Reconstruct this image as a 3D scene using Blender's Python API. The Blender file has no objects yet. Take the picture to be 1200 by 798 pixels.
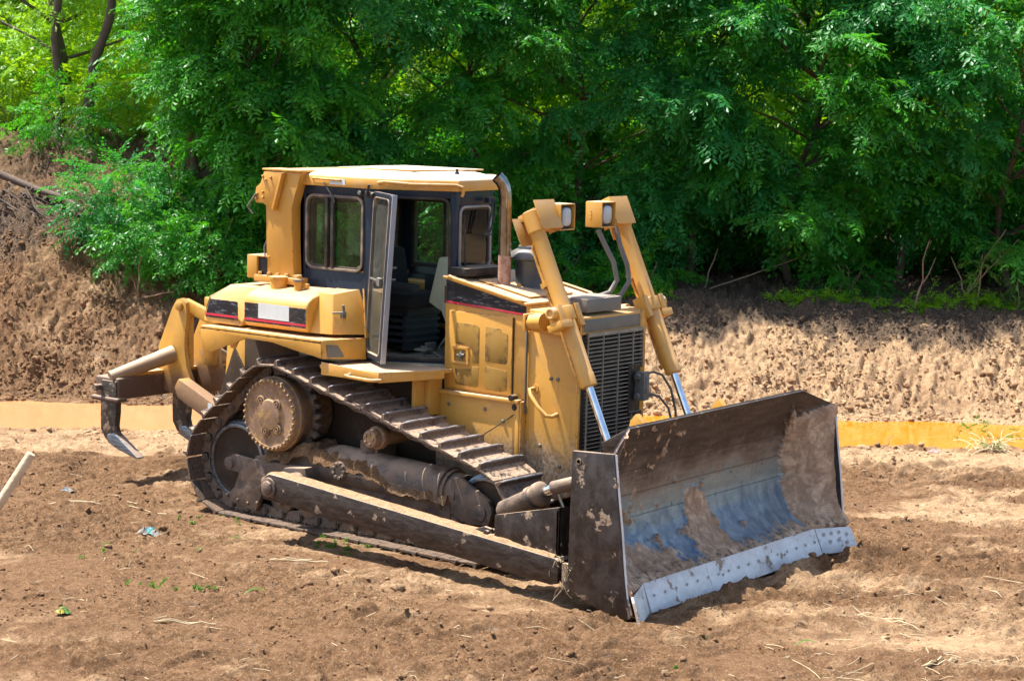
import bpy, bmesh, math, random
import numpy as np
from mathutils import Vector, Matrix
random.seed(7); RNG = np.random.default_rng(11)
R = math.radians; PI = math.pi
SC = bpy.context.scene; COL = SC.collection

# ------------------------------------------------------------------ node helpers
class NT:
    def __init__(s, name):
        s.m = bpy.data.materials.new(name); s.m.use_nodes = True
        s.t = s.m.node_tree; s.n = s.t.nodes; s.l = s.t.links
        s.b = s.n['Principled BSDF']; s.out = s.n['Material Output']
        s.tc = s.n.new('ShaderNodeTexCoord'); s.geo = s.n.new('ShaderNodeNewGeometry')
        s.co = s.tc.outputs['Object']
    def link(s, a, b):
        if isinstance(a, (int, float, tuple, list)):
            if isinstance(a, (tuple, list)) and len(a) == 3 and b.type == 'RGBA': a = (*a, 1)
            b.default_value = a
        else: s.l.new(a, b)
    def noise(s, scale, detail=4, rough=.55, dist=0, vec=None, out=0):
        n = s.n.new('ShaderNodeTexNoise'); n.inputs['Scale'].default_value = scale
        n.inputs['Detail'].default_value = detail; n.inputs['Roughness'].default_value = rough
        n.inputs['Distortion'].default_value = dist
        s.link(vec or s.co, n.inputs['Vector']); return n.outputs[out]
    def voro(s, scale, vec=None, feat='F1'):
        n = s.n.new('ShaderNodeTexVoronoi'); n.feature = feat; n.inputs['Scale'].default_value = scale
        s.link(vec or s.co, n.inputs['Vector']); return n.outputs['Distance']
    def mapv(s, scale=(1, 1, 1), rot=(0, 0, 0), vec=None):
        n = s.n.new('ShaderNodeMapping'); n.inputs['Scale'].default_value = scale
        n.inputs['Rotation'].default_value = rot; s.link(vec or s.co, n.inputs['Vector']); return n.outputs[0]
    def ramp(s, v, a, b, lo=0., hi=1.):
        n = s.n.new('ShaderNodeMapRange'); n.interpolation_type = 'SMOOTHSTEP'
        for k, x in (('From Min', a), ('From Max', b), ('To Min', lo), ('To Max', hi)): n.inputs[k].default_value = x
        s.link(v, n.inputs['Value']); return n.outputs[0]
    def math(s, op, a, b=0., c=None):
        n = s.n.new('ShaderNodeMath'); n.operation = op; s.link(a, n.inputs[0]); s.link(b, n.inputs[1])
        if c is not None: s.link(c, n.inputs[2])
        return n.outputs[0]
    def mul(s, a, b): return s.math('MULTIPLY', a, b)
    def add(s, a, b): return s.math('ADD', a, b)
    def mix(s, f, a, b, mode='MIX'):
        n = s.n.new('ShaderNodeMix'); n.data_type = 'RGBA'; n.blend_type = mode
        s.link(f, n.inputs['Factor']); s.link(a, n.inputs['A'] if False else n.inputs[6]); s.link(b, n.inputs[7]); return n.outputs[2]
    def sep(s, v=None):
        n = s.n.new('ShaderNodeSeparateXYZ'); s.link(v or s.co, n.inputs[0]); return n.outputs
    def nz(s): return s.sep(s.geo.outputs['Normal'])[2]
    def attr(s, name):
        n = s.n.new('ShaderNodeAttribute'); n.attribute_name = name; return n.outputs['Fac']
    def bump(s, h, strength=.3, dist=.01, prev=None):
        n = s.n.new('ShaderNodeBump'); n.inputs['Strength'].default_value = strength; n.inputs['Distance'].default_value = dist
        s.link(h, n.inputs['Height'])
        if prev is not None: s.l.new(prev, n.inputs['Normal'])
        return n.outputs[0]
    def fin(s, col=None, rough=None, metal=None, normal=None, **kw):
        for k, v in (('Base Color', col), ('Roughness', rough), ('Metallic', metal), ('Normal', normal)):
            if v is not None: s.link(v, s.b.inputs[k])
        for k, v in kw.items(): s.link(v, s.b.inputs[k.replace('_', ' ')])
        return s.m
    def edge(s, r=.013):
        # worn edges: bevelled normal against true normal
        n = s.n.new('ShaderNodeBevel'); n.samples = 4; n.inputs['Radius'].default_value = r
        d = s.n.new('ShaderNodeVectorMath'); d.operation = 'DOT_PRODUCT'
        s.l.new(n.outputs[0], d.inputs[0]); s.l.new(s.geo.outputs['Normal'], d.inputs[1])
        return s.math('SUBTRACT', 1., d.outputs['Value'])

DUST = (.46, .34, .23); SOIL = (.20, .125, .075); SOILD = (.10, .06, .038)

def painted(name, base, rough=.42, dust=.55, chips=.5, chipcol=(.07, .045, .03), low=None, dustcol=DUST, haze=.12, metal=0, spec=.5):
    t = NT(name)
    up = t.ramp(t.nz(), .25, .95)
    n1 = t.noise(5, 6, .6); n2 = t.noise(38, 5, .65)
    var = t.mix(t.ramp(t.noise(1.7, 3), .3, .7), tuple(c*.9 for c in base), tuple(min(1, c*1.08) for c in base))
    # vertical rain streaks of grime
    st = t.noise(9, 4, .6, vec=t.mapv((1.6, 1.6, .16)))
    var = t.mix(t.ramp(st, .55, .8, 0, .28), var, (base[0]*.45, base[1]*.4, base[2]*.5+.01))
    d = t.math('MULTIPLY', up, t.ramp(n1, .25, .7, dust*.55, dust*1.15))
    d = t.add(d, t.ramp(n1, .45, .8, haze*.3, haze*2))
    if low:
        z = t.sep()[2]
        lo = t.ramp(t.add(z, t.mul(t.noise(3.5, 6, .65), low[2])), low[0]+low[2]*.5, low[1]+low[2]*.5, 1, 0)
        d = t.math('MAXIMUM', d, t.mul(lo, .92))
    d = t.math('MINIMUM', d, 1.)
    c = t.mix(d, var, dustcol if not low else t.mix(t.ramp(n2, .35, .65), dustcol, SOIL))
    c = t.mix(t.mul(t.ramp(t.noise(2.6, 7, .7, .8), .54, .72), .30), c, (base[0]*.5+.03, base[1]*.42+.03, base[2]*.5+.02))      # ingrained grime
    ch = t.math('MULTIPLY', t.ramp(n2, .66, .7), t.ramp(t.noise(2.3, 3), .48, .6))
    if name == 'black_decal': c = t.mix(t.mul(t.ramp(t.noise(26, 5, .7, vec=t.mapv((.35, 1, 1.8), (0, .6, 0))), .56, .64), .45), c, (.34, .38, .42))
    if name.startswith('yellow'): c = t.mix(t.mul(t.ramp(t.noise(30, 6, .75, vec=t.mapv((1.6, 1.6, .35), (.1, .2, 0))), .64, .70), t.ramp(t.noise(1.8, 3), .42, .58, 0, .7)), c, (.16, .085, .035))
    e = t.math('MULTIPLY', t.ramp(t.edge(), .01, .10), t.ramp(t.noise(14, 5, .7), .5, .6))
    ch = t.math('MINIMUM', t.mul(t.math('MAXIMUM', ch, e), chips*1.6), 1.)
    c = t.mix(ch, c, chipcol)
    rg = t.add(t.mul(d, .45), rough)
    nb = t.bump(n2, .12, .004)
    return t.fin(c, t.math('MINIMUM', rg, .95), metal, nb, Specular_IOR_Level=spec)

M = {}
YEL = (.60, .295, .038)
M['yellow'] = painted('yellow_paint', YEL, chips=.9)
M['yellow_top'] = painted('yellow_paint_dusty', YEL, dust=.85, haze=.2)
M['yellow_body'] = painted('yellow_paint_muddy', (.60, .30, .045), low=(.75, 1.15, .5), chips=.8, haze=.16)
M['yellow_ripper'] = painted('yellow_paint_worn', (.54, .28, .042), chips=1.3, chipcol=(.10, .05, .028), low=(.98, 1.2, .45), dustcol=(.17, .09, .05), dust=.4)
M['beam'] = painted('worn_beam_steel', (.085, .050, .036), rough=.5, dust=.35, chips=1.0, chipcol=(.36, .20, .04), haze=.12, spec=.4)
M['roof'] = painted('roof_paint', YEL, dust=1.5, haze=.15, dustcol=(.60, .50, .37))
M['cleaner'] = painted('cleaner_paint', (.03, .045, .06), rough=.35, dust=.3, chips=.2, haze=.03)
M['case'] = painted('oily_case', (.045, .030, .020), rough=.75, spec=.15, dust=.6, chips=.6, chipcol=(.30, .17, .04), haze=.25, dustcol=(.16, .11, .075))
M['screen'] = painted('perforated_screen', (.33, .185, .035), rough=.75, dust=.3, haze=.10, spec=.2)
M['cab'] = painted('cab_blue_black', (.012, .022, .038), rough=.3, dust=.35, chips=.35, chipcol=(.16, .10, .07), haze=.012, spec=.22)
M['black'] = painted('black_parts', (.014, .014, .015), rough=.5, spec=.25, dust=.5, chips=.2, haze=.12)
M['decal'] = painted('black_decal', (.010, .012, .018), rough=.4, spec=.25, dust=.1, chips=1.2, chipcol=(.3, .32, .33), haze=.05)
M['red'] = painted('red_decal', (.55, .02, .05), rough=.4, dust=.1, chips=.3, haze=.05)
M['white'] = painted('white_label', (.62, .66, .64), rough=.5, dust=.1, chips=.05, haze=.1)
M['grey'] = painted('grey_metal', (.10, .11, .105), rough=.45, dust=.45, chips=.5, haze=.15)
M['console'] = painted('console_plastic', (.32, .36, .27), rough=.5, dust=.2, chips=0.1, haze=.2)
M['consoleblue'] = painted('console_post', (.13, .2, .26), rough=.5, dust=.2, chips=0.1, haze=.1)
M['floor'] = painted('cab_floor_mat', (.42, .38, .28), rough=.8, dust=.5, chips=.1, haze=.3)
M['doorrim'] = painted('door_edge', (.24, .265, .29), rough=.35, dust=.2, chips=.6, haze=.15)
M['seal'] = painted('window_seal', (.06, .055, .05), rough=.7, dust=.9, chips=0, haze=.5)

def simple(name, col, rough=.5, metal=0., bumps=None, **kw):
    t = NT(name); nb = None
    c = t.mix(t.ramp(t.noise(9, 5), .3, .7), tuple(x*.82 for x in col), tuple(min(1, x*1.15) for x in col))
    if bumps: nb = t.bump(t.noise(bumps[0], 4), bumps[1], .01)
    return t.fin(c, rough, metal, nb, **kw)
M['hose'] = simple('hose_rubber', (.13, .115, .095), .7)
M['seat'] = simple('seat_fabric', (.014, .014, .017), .9, bumps=(60, .3))
M['interior'] = simple('cab_lining', (.026, .032, .036), .7)
M['chrome'] = simple('chrome_rod', (.74, .76, .78), .12, 1.)
M['lens'] = simple('lamp_lens', (.42, .45, .45), .15)
M['wood'] = simple('pale_wood', (.50, .36, .22), .8, bumps=(40, .5)); M['slat'] = simple('dusty_slat', (.26, .225, .175), .6, .2)

def steel(name, a, b, mudc=None, mud=.3, rough=.38, metal=.75, streak=(.4, .4, 6)):
    t = NT(name)
    s = t.noise(12, 5, .65, vec=t.mapv(streak))
    c = t.mix(t.ramp(s, .3, .72), a, b)
    c = t.mix(t.ramp(t.noise(3, 5, .6), .55, .75, 0, .35), c, (.12, .075, .05))
    n1 = t.noise(6, 7, .62)
    up = t.ramp(t.nz(), .3, .9)
    wd = .02+max(0, mud)*.22
    m = t.math('MAXIMUM', t.mul(up, t.ramp(n1, .3, .55, .3, .95)), t.ramp(n1, .62-mud*.34, .62-mud*.34+wd, 0, .92))
    n3 = t.noise(40, 4)
    mc = t.mix(t.ramp(n3, .3, .7), SOIL, (.36, .26, .175)) if mud < .5 else t.mix(t.ramp(t.noise(5, 6, .6), .3, .7), (.10, .065, .042), (.20, .135, .09)); mc = t.mix(up, mc, (.33, .23, .155))
    c = t.mix(m, c, mc)
    rg = t.math('MAXIMUM', t.ramp(s, .3, .7, rough, rough+.15), t.mul(m, .95))
    me = t.mul(t.math('SUBTRACT', 1., m), metal)
    return t.fin(c, rg, me, t.bump(t.add(t.mul(m, .5), t.mul(n3, .3)), .5, .012))
M['steel_dark'] = steel('worn_dark_steel', (.045, .036, .032), (.088, .073, .066), mud=.02, rough=.30, metal=.7, streak=(.8, .8, 3))
M['steel_plate'] = steel('end_plate_steel', (.042, .034, .031), (.085, .073, .068), mud=.06, rough=.32, metal=.7, streak=(1, 1, .7))
M['steel_mud'] = steel('muddy_steel', (.06, .05, .045), (.12, .09, .07), mud=.75, rough=.55, metal=.4)
M['steel_edge'] = steel('polished_steel', (.60, .59, .57), (.80, .78, .75), mud=.04, rough=.45, metal=.25, streak=(1, .6, 1))
M['steel_blue'] = steel('polished_blue_steel', (.10, .13, .17), (.30, .36, .42), mud=.25, rough=.3, metal=.8)
M['shank'] = steel('shank_steel', (.035, .03, .028), (.09, .07, .05), mud=.25, rough=.5, metal=.5)

def rusty():
    t = NT('rusty_hub'); n = t.noise(4, 6, .6); n2 = t.noise(22, 5, .7)
    c = t.mix(t.ramp(n, .35, .65), (.19, .105, .06), (.29, .18, .11))
    c = t.mix(t.ramp(n2, .50, .62, 0, .75), c, (.42, .25, .07))
    c = t.mix(t.ramp(t.noise(9, 5), .58, .7, 0, .6), c, (.07, .05, .045))
    return t.fin(c, .7, .15, t.bump(n2, .4, .006))
M['rust'] = rusty()
def stackmat():
    t = NT('exhaust_steel'); z = t.sep()[2]
    lo = t.ramp(t.add(z, t.mul(t.noise(8, 4), .02)), 2.475, 2.49)
    n = t.noise(14, 5, .7)
    rust = t.mix(t.ramp(n, .35, .65), (.30, .15, .10), (.42, .29, .22)); rust = t.mix(t.ramp(t.noise(30, 3), .6, .7), rust, (.1, .03, .03))
    c = t.mix(lo, rust, t.mix(t.ramp(n, .4, .7), (.30, .29, .27), (.17, .13, .09)))
    return t.fin(c, t.ramp(lo, 0, 1, .7, .16), t.ramp(lo, 0, 1, .2, 1.))
M['stack'] = stackmat()
def glassm(name, tint, refl=.09, ior=1.22, pale_sheen=0):
    t = NT(name); t.n.remove(t.b)
    tr = t.n.new('ShaderNodeBsdfTransparent'); tr.inputs[0].default_value = (*tint, 1)
    gl = t.n.new('ShaderNodeBsdfGlossy'); gl.inputs['Roughness'].default_value = .03; gl.inputs[0].default_value = (.9, .95, .95, 1)
    df = t.n.new('ShaderNodeBsdfDiffuse'); df.inputs[0].default_value = (.35, .36, .3, 1)
    m2 = t.n.new('ShaderNodeMixShader'); t.link(t.ramp(t.noise(7, 5), .45, .8, .002+pale_sheen, .018+pale_sheen*1.5), m2.inputs[0])
    t.l.new(tr.outputs[0], m2.inputs[1]); t.l.new(df.outputs[0], m2.inputs[2])
    fr = t.n.new('ShaderNodeFresnel'); fr.inputs[0].default_value = ior
    m = t.n.new('ShaderNodeMixShader'); t.l.new(t.add(fr.outputs[0], refl-.02), m.inputs[0])
    t.l.new(m2.outputs[0], m.inputs[1]); t.l.new(gl.outputs[0], m.inputs[2]); t.l.new(m.outputs[0], t.out.inputs[0]); return t.m
M['glass'] = glassm('tinted_glass', (.80, .93, .86), .022)
M['glass_pale_sheen'] = glassm('pale_sheen_glass', (.80, .92, .87), .07, 1.4, .14)  # pale reflection on the door pane put in as a diffuse veil
M['glass_clear'] = glassm('clear_glass', (.88, .95, .91), .03, 1.38)

def shoemat():
    t = NT('track_shoe_steel'); z = t.sep()[2]
    n1 = t.noise(9, 6, .65, vec=t.co); w = t.n.new('ShaderNodeObjectInfo').outputs['Random']
    off = t.n.new('ShaderNodeVectorMath'); off.operation = 'ADD'; t.l.new(t.co, off.inputs[0])
    cb = t.n.new('ShaderNodeCombineXYZ'); t.l.new(t.mul(w, 37.), cb.inputs[0]); t.l.new(t.mul(w, 11.), cb.inputs[1]); t.l.new(cb.outputs[0], off.inputs[1])
    n1 = t.noise(11, 6, .65, vec=off.outputs[0]); n2 = t.noise(45, 5, .65, vec=off.outputs[0])
    steelc = t.mix(t.ramp(n2, .35, .65), (.07, .055, .05), (.17, .13, .105))
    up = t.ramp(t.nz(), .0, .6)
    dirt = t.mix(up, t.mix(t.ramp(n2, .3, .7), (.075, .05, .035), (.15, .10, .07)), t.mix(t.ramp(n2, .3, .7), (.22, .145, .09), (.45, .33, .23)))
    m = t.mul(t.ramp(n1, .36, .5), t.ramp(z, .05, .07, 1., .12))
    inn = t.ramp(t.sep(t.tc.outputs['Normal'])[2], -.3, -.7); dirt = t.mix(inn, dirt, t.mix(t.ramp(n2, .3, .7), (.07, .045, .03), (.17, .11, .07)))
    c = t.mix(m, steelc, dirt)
    tip = t.mul(t.ramp(z, .066, .073), t.ramp(n1, .35, .55, 1, .45))
    c = t.mix(tip, c, (.42, .44, .47))
    return t.fin(c, t.math('MAXIMUM', t.mul(m, .95), .42), t.mul(t.math('SUBTRACT', 1., m), .6), t.bump(t.add(n2, n1), .6, .012))
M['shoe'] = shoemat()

def soil_nodes(name, bmp=1.):
    t = NT(name); P = t.geo.outputs['Position']
    big = t.noise(.45, 4, .6, .4, vec=P); mid = t.noise(2.4, 6, .65, .3, vec=P); fine = t.noise(17, 8, .7, vec=P); vf = t.noise(85, 4, .7, vec=P)
    dark = t.mix(t.ramp(fine, .3, .7), (.125, .064, .030), (.255, .146, .074))
    light = t.mix(t.ramp(fine, .3, .7), (.37, .228, .122), (.55, .375, .215))
    wet = t.attr('dry')        # painted per vertex: 0 damp dark soil .. 1 dry pale soil and sunlit bank
    k = t.add(wet, t.add(t.mul(t.math('SUBTRACT', mid, .5), 1.5), t.mul(t.math('SUBTRACT', big, .5), .9)))
    c = t.mix(t.ramp(k, .22, .82), dark, light)
    c = t.mix(t.ramp(t.noise(6, 6, .7, vec=P), .60, .74, 0, .35), c, (.28, .16, .085))
    c = t.mix(t.ramp(t.noise(3.1, 5, .6, 1., vec=P), .62, .72, 0, .4), c, (.22, .17, .13))
    c = t.mix(t.mul(t.attr('humus_shade'), .92), c, t.mix(t.ramp(vf, .4, .7), (.055, .040, .030), (.125, .092, .070)))
    gr = t.noise(34, 5, .72, .5, vec=P); g2 = t.noise(60, 4, .7, vec=P)
    c = t.mix(t.mul(t.ramp(gr, .53, .62), t.ramp(mid, .35, .6, .2, .75)), c, (.075, .042, .025))
    c = t.mix(t.ramp(g2, .57, .64, 0, .5), c, (.50, .36, .24))
    c = t.mix(t.ramp(vf, .62, .75, 0, .35), c, (.45, .34, .24))
    c = t.mix(t.ramp(vf, .25, .4, .5, 0), c, (.07, .04, .025))
    c = t.mix(t.attr('green'), c, t.mix(t.ramp(mid, .35, .65), (.07, .13, .02), (.17, .22, .05)))
    b = t.bump(fine, .9, .06*bmp); b = t.bump(vf, .8, .018*bmp, b)
    return t.fin(c, .95, 0, b, Specular_IOR_Level=.12)
M['soil'] = soil_nodes('soil'); M['clod'] = soil_nodes('clod_soil', .5)

def leafmat(name, a, b, tr, rough=.42):
    t = NT(name)
    r = t.attr('rnd'); c = t.mix(r, a, b)
    t.link(c, t.b.inputs['Base Color']); t.b.inputs['Roughness'].default_value = rough; t.b.inputs['Specular IOR Level'].default_value = .32
    tl = t.n.new('ShaderNodeBsdfTranslucent'); t.link(t.mix(r, tr, tuple(x*.75 for x in tr)), tl.inputs[0])
    m = t.n.new('ShaderNodeMixShader'); m.inputs[0].default_value = .40
    t.l.new(t.b.outputs[0], m.inputs[1]); t.l.new(tl.outputs[0], m.inputs[2]); t.l.new(m.outputs[0], t.out.inputs[0]); return t.m
M['leaf'] = leafmat('leaf_deep_green', (.008, .125, .020), (.055, .27, .014), (.13, .52, .01))
M['leafb'] = leafmat('leaf_blue_green', (.008, .128, .032), (.045, .25, .045), (.09, .47, .03))
M['leafy'] = leafmat('leaf_yellow_green', (.09, .27, .004), (.20, .38, .008), (.50, .80, .01))
M['sprout'] = leafmat('sprout_green', (.06, .17, .02), (.12, .25, .03), (.2, .4, .04))
M['bark'] = simple('bark', (.10, .07, .05), .9, bumps=(30, .8))
M['twig'] = simple('dry_twig', (.26, .18, .115), .9)
M['straw'] = simple('straw', (.50, .40, .24), .8)
def waterm():
    t = NT('muddy_water')
    P = t.geo.outputs['Position']
    c = t.mix(t.ramp(t.noise(.9, 4, .6, .6, vec=P), .3, .7), (.43, .150, .003), (.44, .170, .010))
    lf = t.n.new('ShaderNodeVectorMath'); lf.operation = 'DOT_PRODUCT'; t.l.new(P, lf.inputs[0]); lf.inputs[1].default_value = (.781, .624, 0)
    c = t.mix(t.ramp(t.add(lf.outputs['Value'], t.mul(t.noise(.8, 4, vec=P), 3)), 3., .5), c, (.45, .215, .095))   # pale cloud reflection put into the silty colour at the left end
    c = t.mix(t.ramp(t.noise(2.2, 5, .65, .8, vec=P), .52, .70, 0, .4), c, (.46, .25, .09)); c = t.mix(t.ramp(t.noise(13, 4, .7, vec=P), .68, .72, 0, .8), c, (.6, .5, .36))
    return t.fin(c, .07, 0, t.bump(t.noise(9, 3, vec=P), .12, .02), IOR=1.33)
M['water'] = waterm()

# ------------------------------------------------------------------ mesh builder
def ortho(d):
    d = Vector(d).normalized(); a = Vector((0, 0, 1)) if abs(d.z) < .9 else Vector((1, 0, 0))
    u = d.cross(a).normalized(); return d, u, d.cross(u).normalized()
class MB:
    def __init__(s): s.V = []; s.F = []; s.I = []
    def add(s, vs, fs, mi=0):
        o = len(s.V); s.V += [tuple(v) for v in vs]; s.F += [tuple(i+o for i in f) for f in fs]; s.I += [mi]*len(fs); return s
    def box(s, x0, x1, y0, y1, z0, z1, mi=0):
        v = [(x, y, z) for x in (x0, x1) for y in (y0, y1) for z in (z0, z1)]
        return s.add(v, [(0, 1, 3, 2), (4, 6, 7, 5), (0, 4, 5, 1), (2, 3, 7, 6), (0, 2, 6, 4), (1, 5, 7, 3)], mi)
    def ext(s, pts, vec, mi=0):            # polygon extruded along vec
        n = len(pts); v = [Vector(p) for p in pts]; w = [p+Vector(vec) for p in v]
        return s.add(v+w, [tuple(range(n))[::-1], tuple(range(n, 2*n))]+[(i, (i+1) % n, n+(i+1) % n, n+i) for i in range(n)], mi)
    def xz(s, poly, y0, y1, mi=0): return s.ext([(a, y0, b) for a, b in poly], (0, y1-y0, 0), mi)
    def yz(s, poly, x0, x1, mi=0): return s.ext([(x0, a, b) for a, b in poly], (x1-x0, 0, 0), mi)
    def xy(s, poly, z0, z1, mi=0): return s.ext([(a, b, z0) for a, b in poly], (0, 0, z1-z0), mi)
    def tube(s, pts, r, seg=10, mi=0, caps=True):
        pts = [Vector(p) for p in pts]; n = len(pts); rs = r if isinstance(r, (list, tuple)) else [r]*n
        t = [(pts[min(i+1, n-1)]-pts[max(i-1, 0)]).normalized() for i in range(n)]
        _, u, _ = ortho(t[0]); vs = []
        for i in range(n):
            u = (u-t[i]*u.dot(t[i])).normalized(); w = t[i].cross(u)
            vs += [pts[i]+(u*math.cos(a)+w*math.sin(a))*rs[i] for a in (2*PI*k/seg for k in range(seg))]
        fs = [(i*seg+k, i*seg+(k+1) % seg, (i+1)*seg+(k+1) % seg, (i+1)*seg+k) for i in range(n-1) for k in range(seg)]
        if caps: fs += [tuple(range(seg))[::-1], tuple(range((n-1)*seg, n*seg))]
        return s.add(vs, fs, mi)
    def cyl(s, p0, p1, r, r1=None, seg=24, mi=0): return s.tube([p0, p1], [r, r if r1 is None else r1], seg, mi)
    def lathe(s, prof, o, ax, seg=32, mi=0):   # profile of (radius, height)
        d, u, w = ortho(ax); o = Vector(o); vs = []
        for r, h in prof: vs += [o+d*h+(u*math.cos(a)+w*math.sin(a))*max(r, 1e-4) for a in (2*PI*k/seg for k in range(seg))]
        n = len(prof)
        fs = [(i*seg+k, i*seg+(k+1) % seg, (i+1)*seg+(k+1) % seg, (i+1)*seg+k) for i in range(n-1) for k in range(seg)]
        fs += [tuple(range(seg))[::-1], tuple(range((n-1)*seg, n*seg))]
        return s.add(vs, fs, mi)
    def obox(s, c, ex, ey, ez, mi=0):       # oriented box by half-extent vectors
        c = Vector(c); a, b, d = Vector(ex), Vector(ey), Vector(ez)
        v = [c+i*a+j*b+k*d for i in (-1, 1) for j in (-1, 1) for k in (-1, 1)]
        return s.add(v, [(0, 1, 3, 2), (4, 6, 7, 5), (0, 4, 5, 1), (2, 3, 7, 6), (0, 2, 6, 4), (1, 5, 7, 3)], mi)
    def frame(s, o, ux, uy, w, h, rad, band, depth, mi=0, seg=5):   # rounded rectangular ring
        o, ux, uy = Vector(o), Vector(ux).normalized(), Vector(uy).normalized(); nn = ux.cross(uy)
        def loop(inset):
            L = []; rr = max(rad-inset, .004); a0 = inset
            for cx, cy, st in ((w-a0-rr, h-a0-rr, 0), (a0+rr, h-a0-rr, 90), (a0+rr, a0+rr, 180), (w-a0-rr, a0+rr, 270)):
                for k in range(seg+1):
                    a = R(st+90*k/seg); L.append(o+ux*(cx+rr*math.cos(a))+uy*(cy+rr*math.sin(a)))
            return L
        A, B = loop(0), loop(band); n = len(A); C = [p+nn*depth for p in A]; D = [p+nn*depth for p in B]
        f = []
        for i in range(n):
            j = (i+1) % n
            f += [(i, j, n+j, n+i), (2*n+i, 3*n+i, 3*n+j, 2*n+j), (i, 2*n+i, 2*n+j, j), (n+i, n+j, 3*n+j, 3*n+i)]
        return s.add(A+B+C+D, f, mi)
    def rplate(s, o, ux, uy, w, h, rad, depth, mi=0, seg=5):
        o, ux, uy = Vector(o), Vector(ux).normalized(), Vector(uy).normalized(); nn = ux.cross(uy); L = []
        for cx, cy, st in ((w-rad, h-rad, 0), (rad, h-rad, 90), (rad, rad, 180), (w-rad, rad, 270)):
            for k in range(seg+1):
                a = R(st+90*k/seg); L.append(o+ux*(cx+rad*math.cos(a))+uy*(cy+rad*math.sin(a)))
        return s.ext(L, nn*depth, mi)
    def mirror(s):                          # add a copy mirrored in Y
        n = len(s.V); F = list(s.F); I = list(s.I)
        s.V += [(x, -y, z) for x, y, z in s.V]; s.F += [tuple(i+n for i in f[::-1]) for f in F]; s.I += I; return s
    def mesh(s, name, mats, bevel=.004, smooth=38, seg=2):
        me = bpy.data.meshes.new(name); bm = bmesh.new()
        vs = [bm.verts.new(v) for v in s.V]
        for f, i in zip(s.F, s.I):
            try: fc = bm.faces.new([vs[k] for k in f]); fc.material_index = i
            except ValueError: pass
        bmesh.ops.recalc_face_normals(bm, faces=bm.faces)
        if bevel:
            es = [e for e in bm.edges if len(e.link_faces) == 2 and e.calc_face_angle(0) > R(35)]
            if es: bmesh.ops.bevel(bm, geom=es, offset=bevel, segments=seg, affect='EDGES', clamp_overlap=True, profile=.6)
        for e in bm.edges: e.smooth = not (len(e.link_faces) == 2 and e.calc_face_angle(0) > R(smooth))
        for f in bm.faces: f.smooth = True
        bm.to_mesh(me); bm.free()
        for m in (mats if isinstance(mats, (list, tuple)) else [mats]): me.materials.append(M[m] if isinstance(m, str) else m)
        return me
    def build(s, name, mats, parent=None, bevel=.004, smooth=38, seg=2, **props):
        o = bpy.data.objects.new(name, s.mesh(name, mats, bevel, smooth, seg)); COL.objects.link(o)
        if parent: o.parent = parent
        for k, v in props.items(): o[k] = v
        return o
def empty(name, loc, label, cat, group=None):
    o = bpy.data.objects.new(name, None); COL.objects.link(o); o.location = loc; o.empty_display_size = .2
    tag(o, label, cat, group); return o
def tag(o, label, cat, group=None):
    o['label'] = label; o['category'] = cat
    if group: o['group'] = group
    return o
def npmesh(name, V, Q, mat, parent=None, attrs=None, smooth=False):     # quads by numpy
    me = bpy.data.meshes.new(name); nv, nf = len(V), len(Q); k = Q.shape[1]
    me.vertices.add(nv); me.vertices.foreach_set('co', V.astype(np.float32).ravel())
    me.loops.add(nf*k); me.loops.foreach_set('vertex_index', Q.astype(np.int32).ravel())
    me.polygons.add(nf); me.polygons.foreach_set('loop_start', np.arange(0, nf*k, k, dtype=np.int32))
    me.polygons.foreach_set('loop_total', np.full(nf, k, np.int32))
    me.polygons.foreach_set('use_smooth', np.full(nf, smooth, bool))
    me.update(calc_edges=True)
    for n, (dom, a) in (attrs or {}).items():
        at = me.attributes.new(n, 'FLOAT', dom); at.data.foreach_set('value', a.astype(np.float32))
    me.materials.append(mat if not isinstance(mat, str) else M[mat])
    o = bpy.data.objects.new(name, me); COL.objects.link(o)
    if parent: o.parent = parent
    return o

# ------------------------------------------------------------------ numpy noise
def vnoise(x, y, seed, oct=4, gain=.5):
    out = np.zeros_like(x, float); amp = 1.; tot = 0
    for o in range(oct):
        g = np.random.default_rng(seed+o).random((256, 256))
        xi = np.floor(x).astype(int); yi = np.floor(y).astype(int); fx = x-xi; fy = y-yi
        fx = fx*fx*(3-2*fx); fy = fy*fy*(3-2*fy); xi &= 255; yi &= 255; x1 = (xi+1) & 255; y1 = (yi+1) & 255
        v = (g[xi, yi]*(1-fx)+g[x1, yi]*fx)*(1-fy)+(g[xi, y1]*(1-fx)+g[x1, y1]*fx)*fy
        out += amp*v; tot += amp; amp *= gain; x = x*2.03+17.3; y = y*2.03+5.1
    return out/tot
def sm(x, a, b): t = np.clip((x-a)/(b-a), 0, 1); return t*t*(3-2*t)

# ------------------------------------------------------------------ camera, light
CAM = np.array([12.928854, -13.988597, 3.897948]); YAW, PITCH, ROLL = 2.244709, -.120773, .022712; FOC = 2445.05
fw = Vector((math.cos(YAW)*math.cos(PITCH), math.sin(YAW)*math.cos(PITCH), math.sin(PITCH)))
rt = fw.cross(Vector((0, 0, 1))).normalized(); up = rt.cross(fw)
rt, up = rt*math.cos(ROLL)+up*math.sin(ROLL), -rt*math.sin(ROLL)+up*math.cos(ROLL)
cd = bpy.data.cameras.new('camera'); cam = bpy.data.objects.new('camera', cd); COL.objects.link(cam)
cam.matrix_world = Matrix(((rt.x, up.x, -fw.x, CAM[0]), (rt.y, up.y, -fw.y, CAM[1]), (rt.z, up.z, -fw.z, CAM[2]), (0, 0, 0, 1)))
cd.sensor_width = 36; cd.lens = 36*FOC/1200; cd.clip_end = 2000; cd.clip_start = .1
cd.dof.use_dof = True; cd.dof.focus_distance = 17.2; cd.dof.aperture_fstop = 5.0
SC.camera = cam
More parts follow.
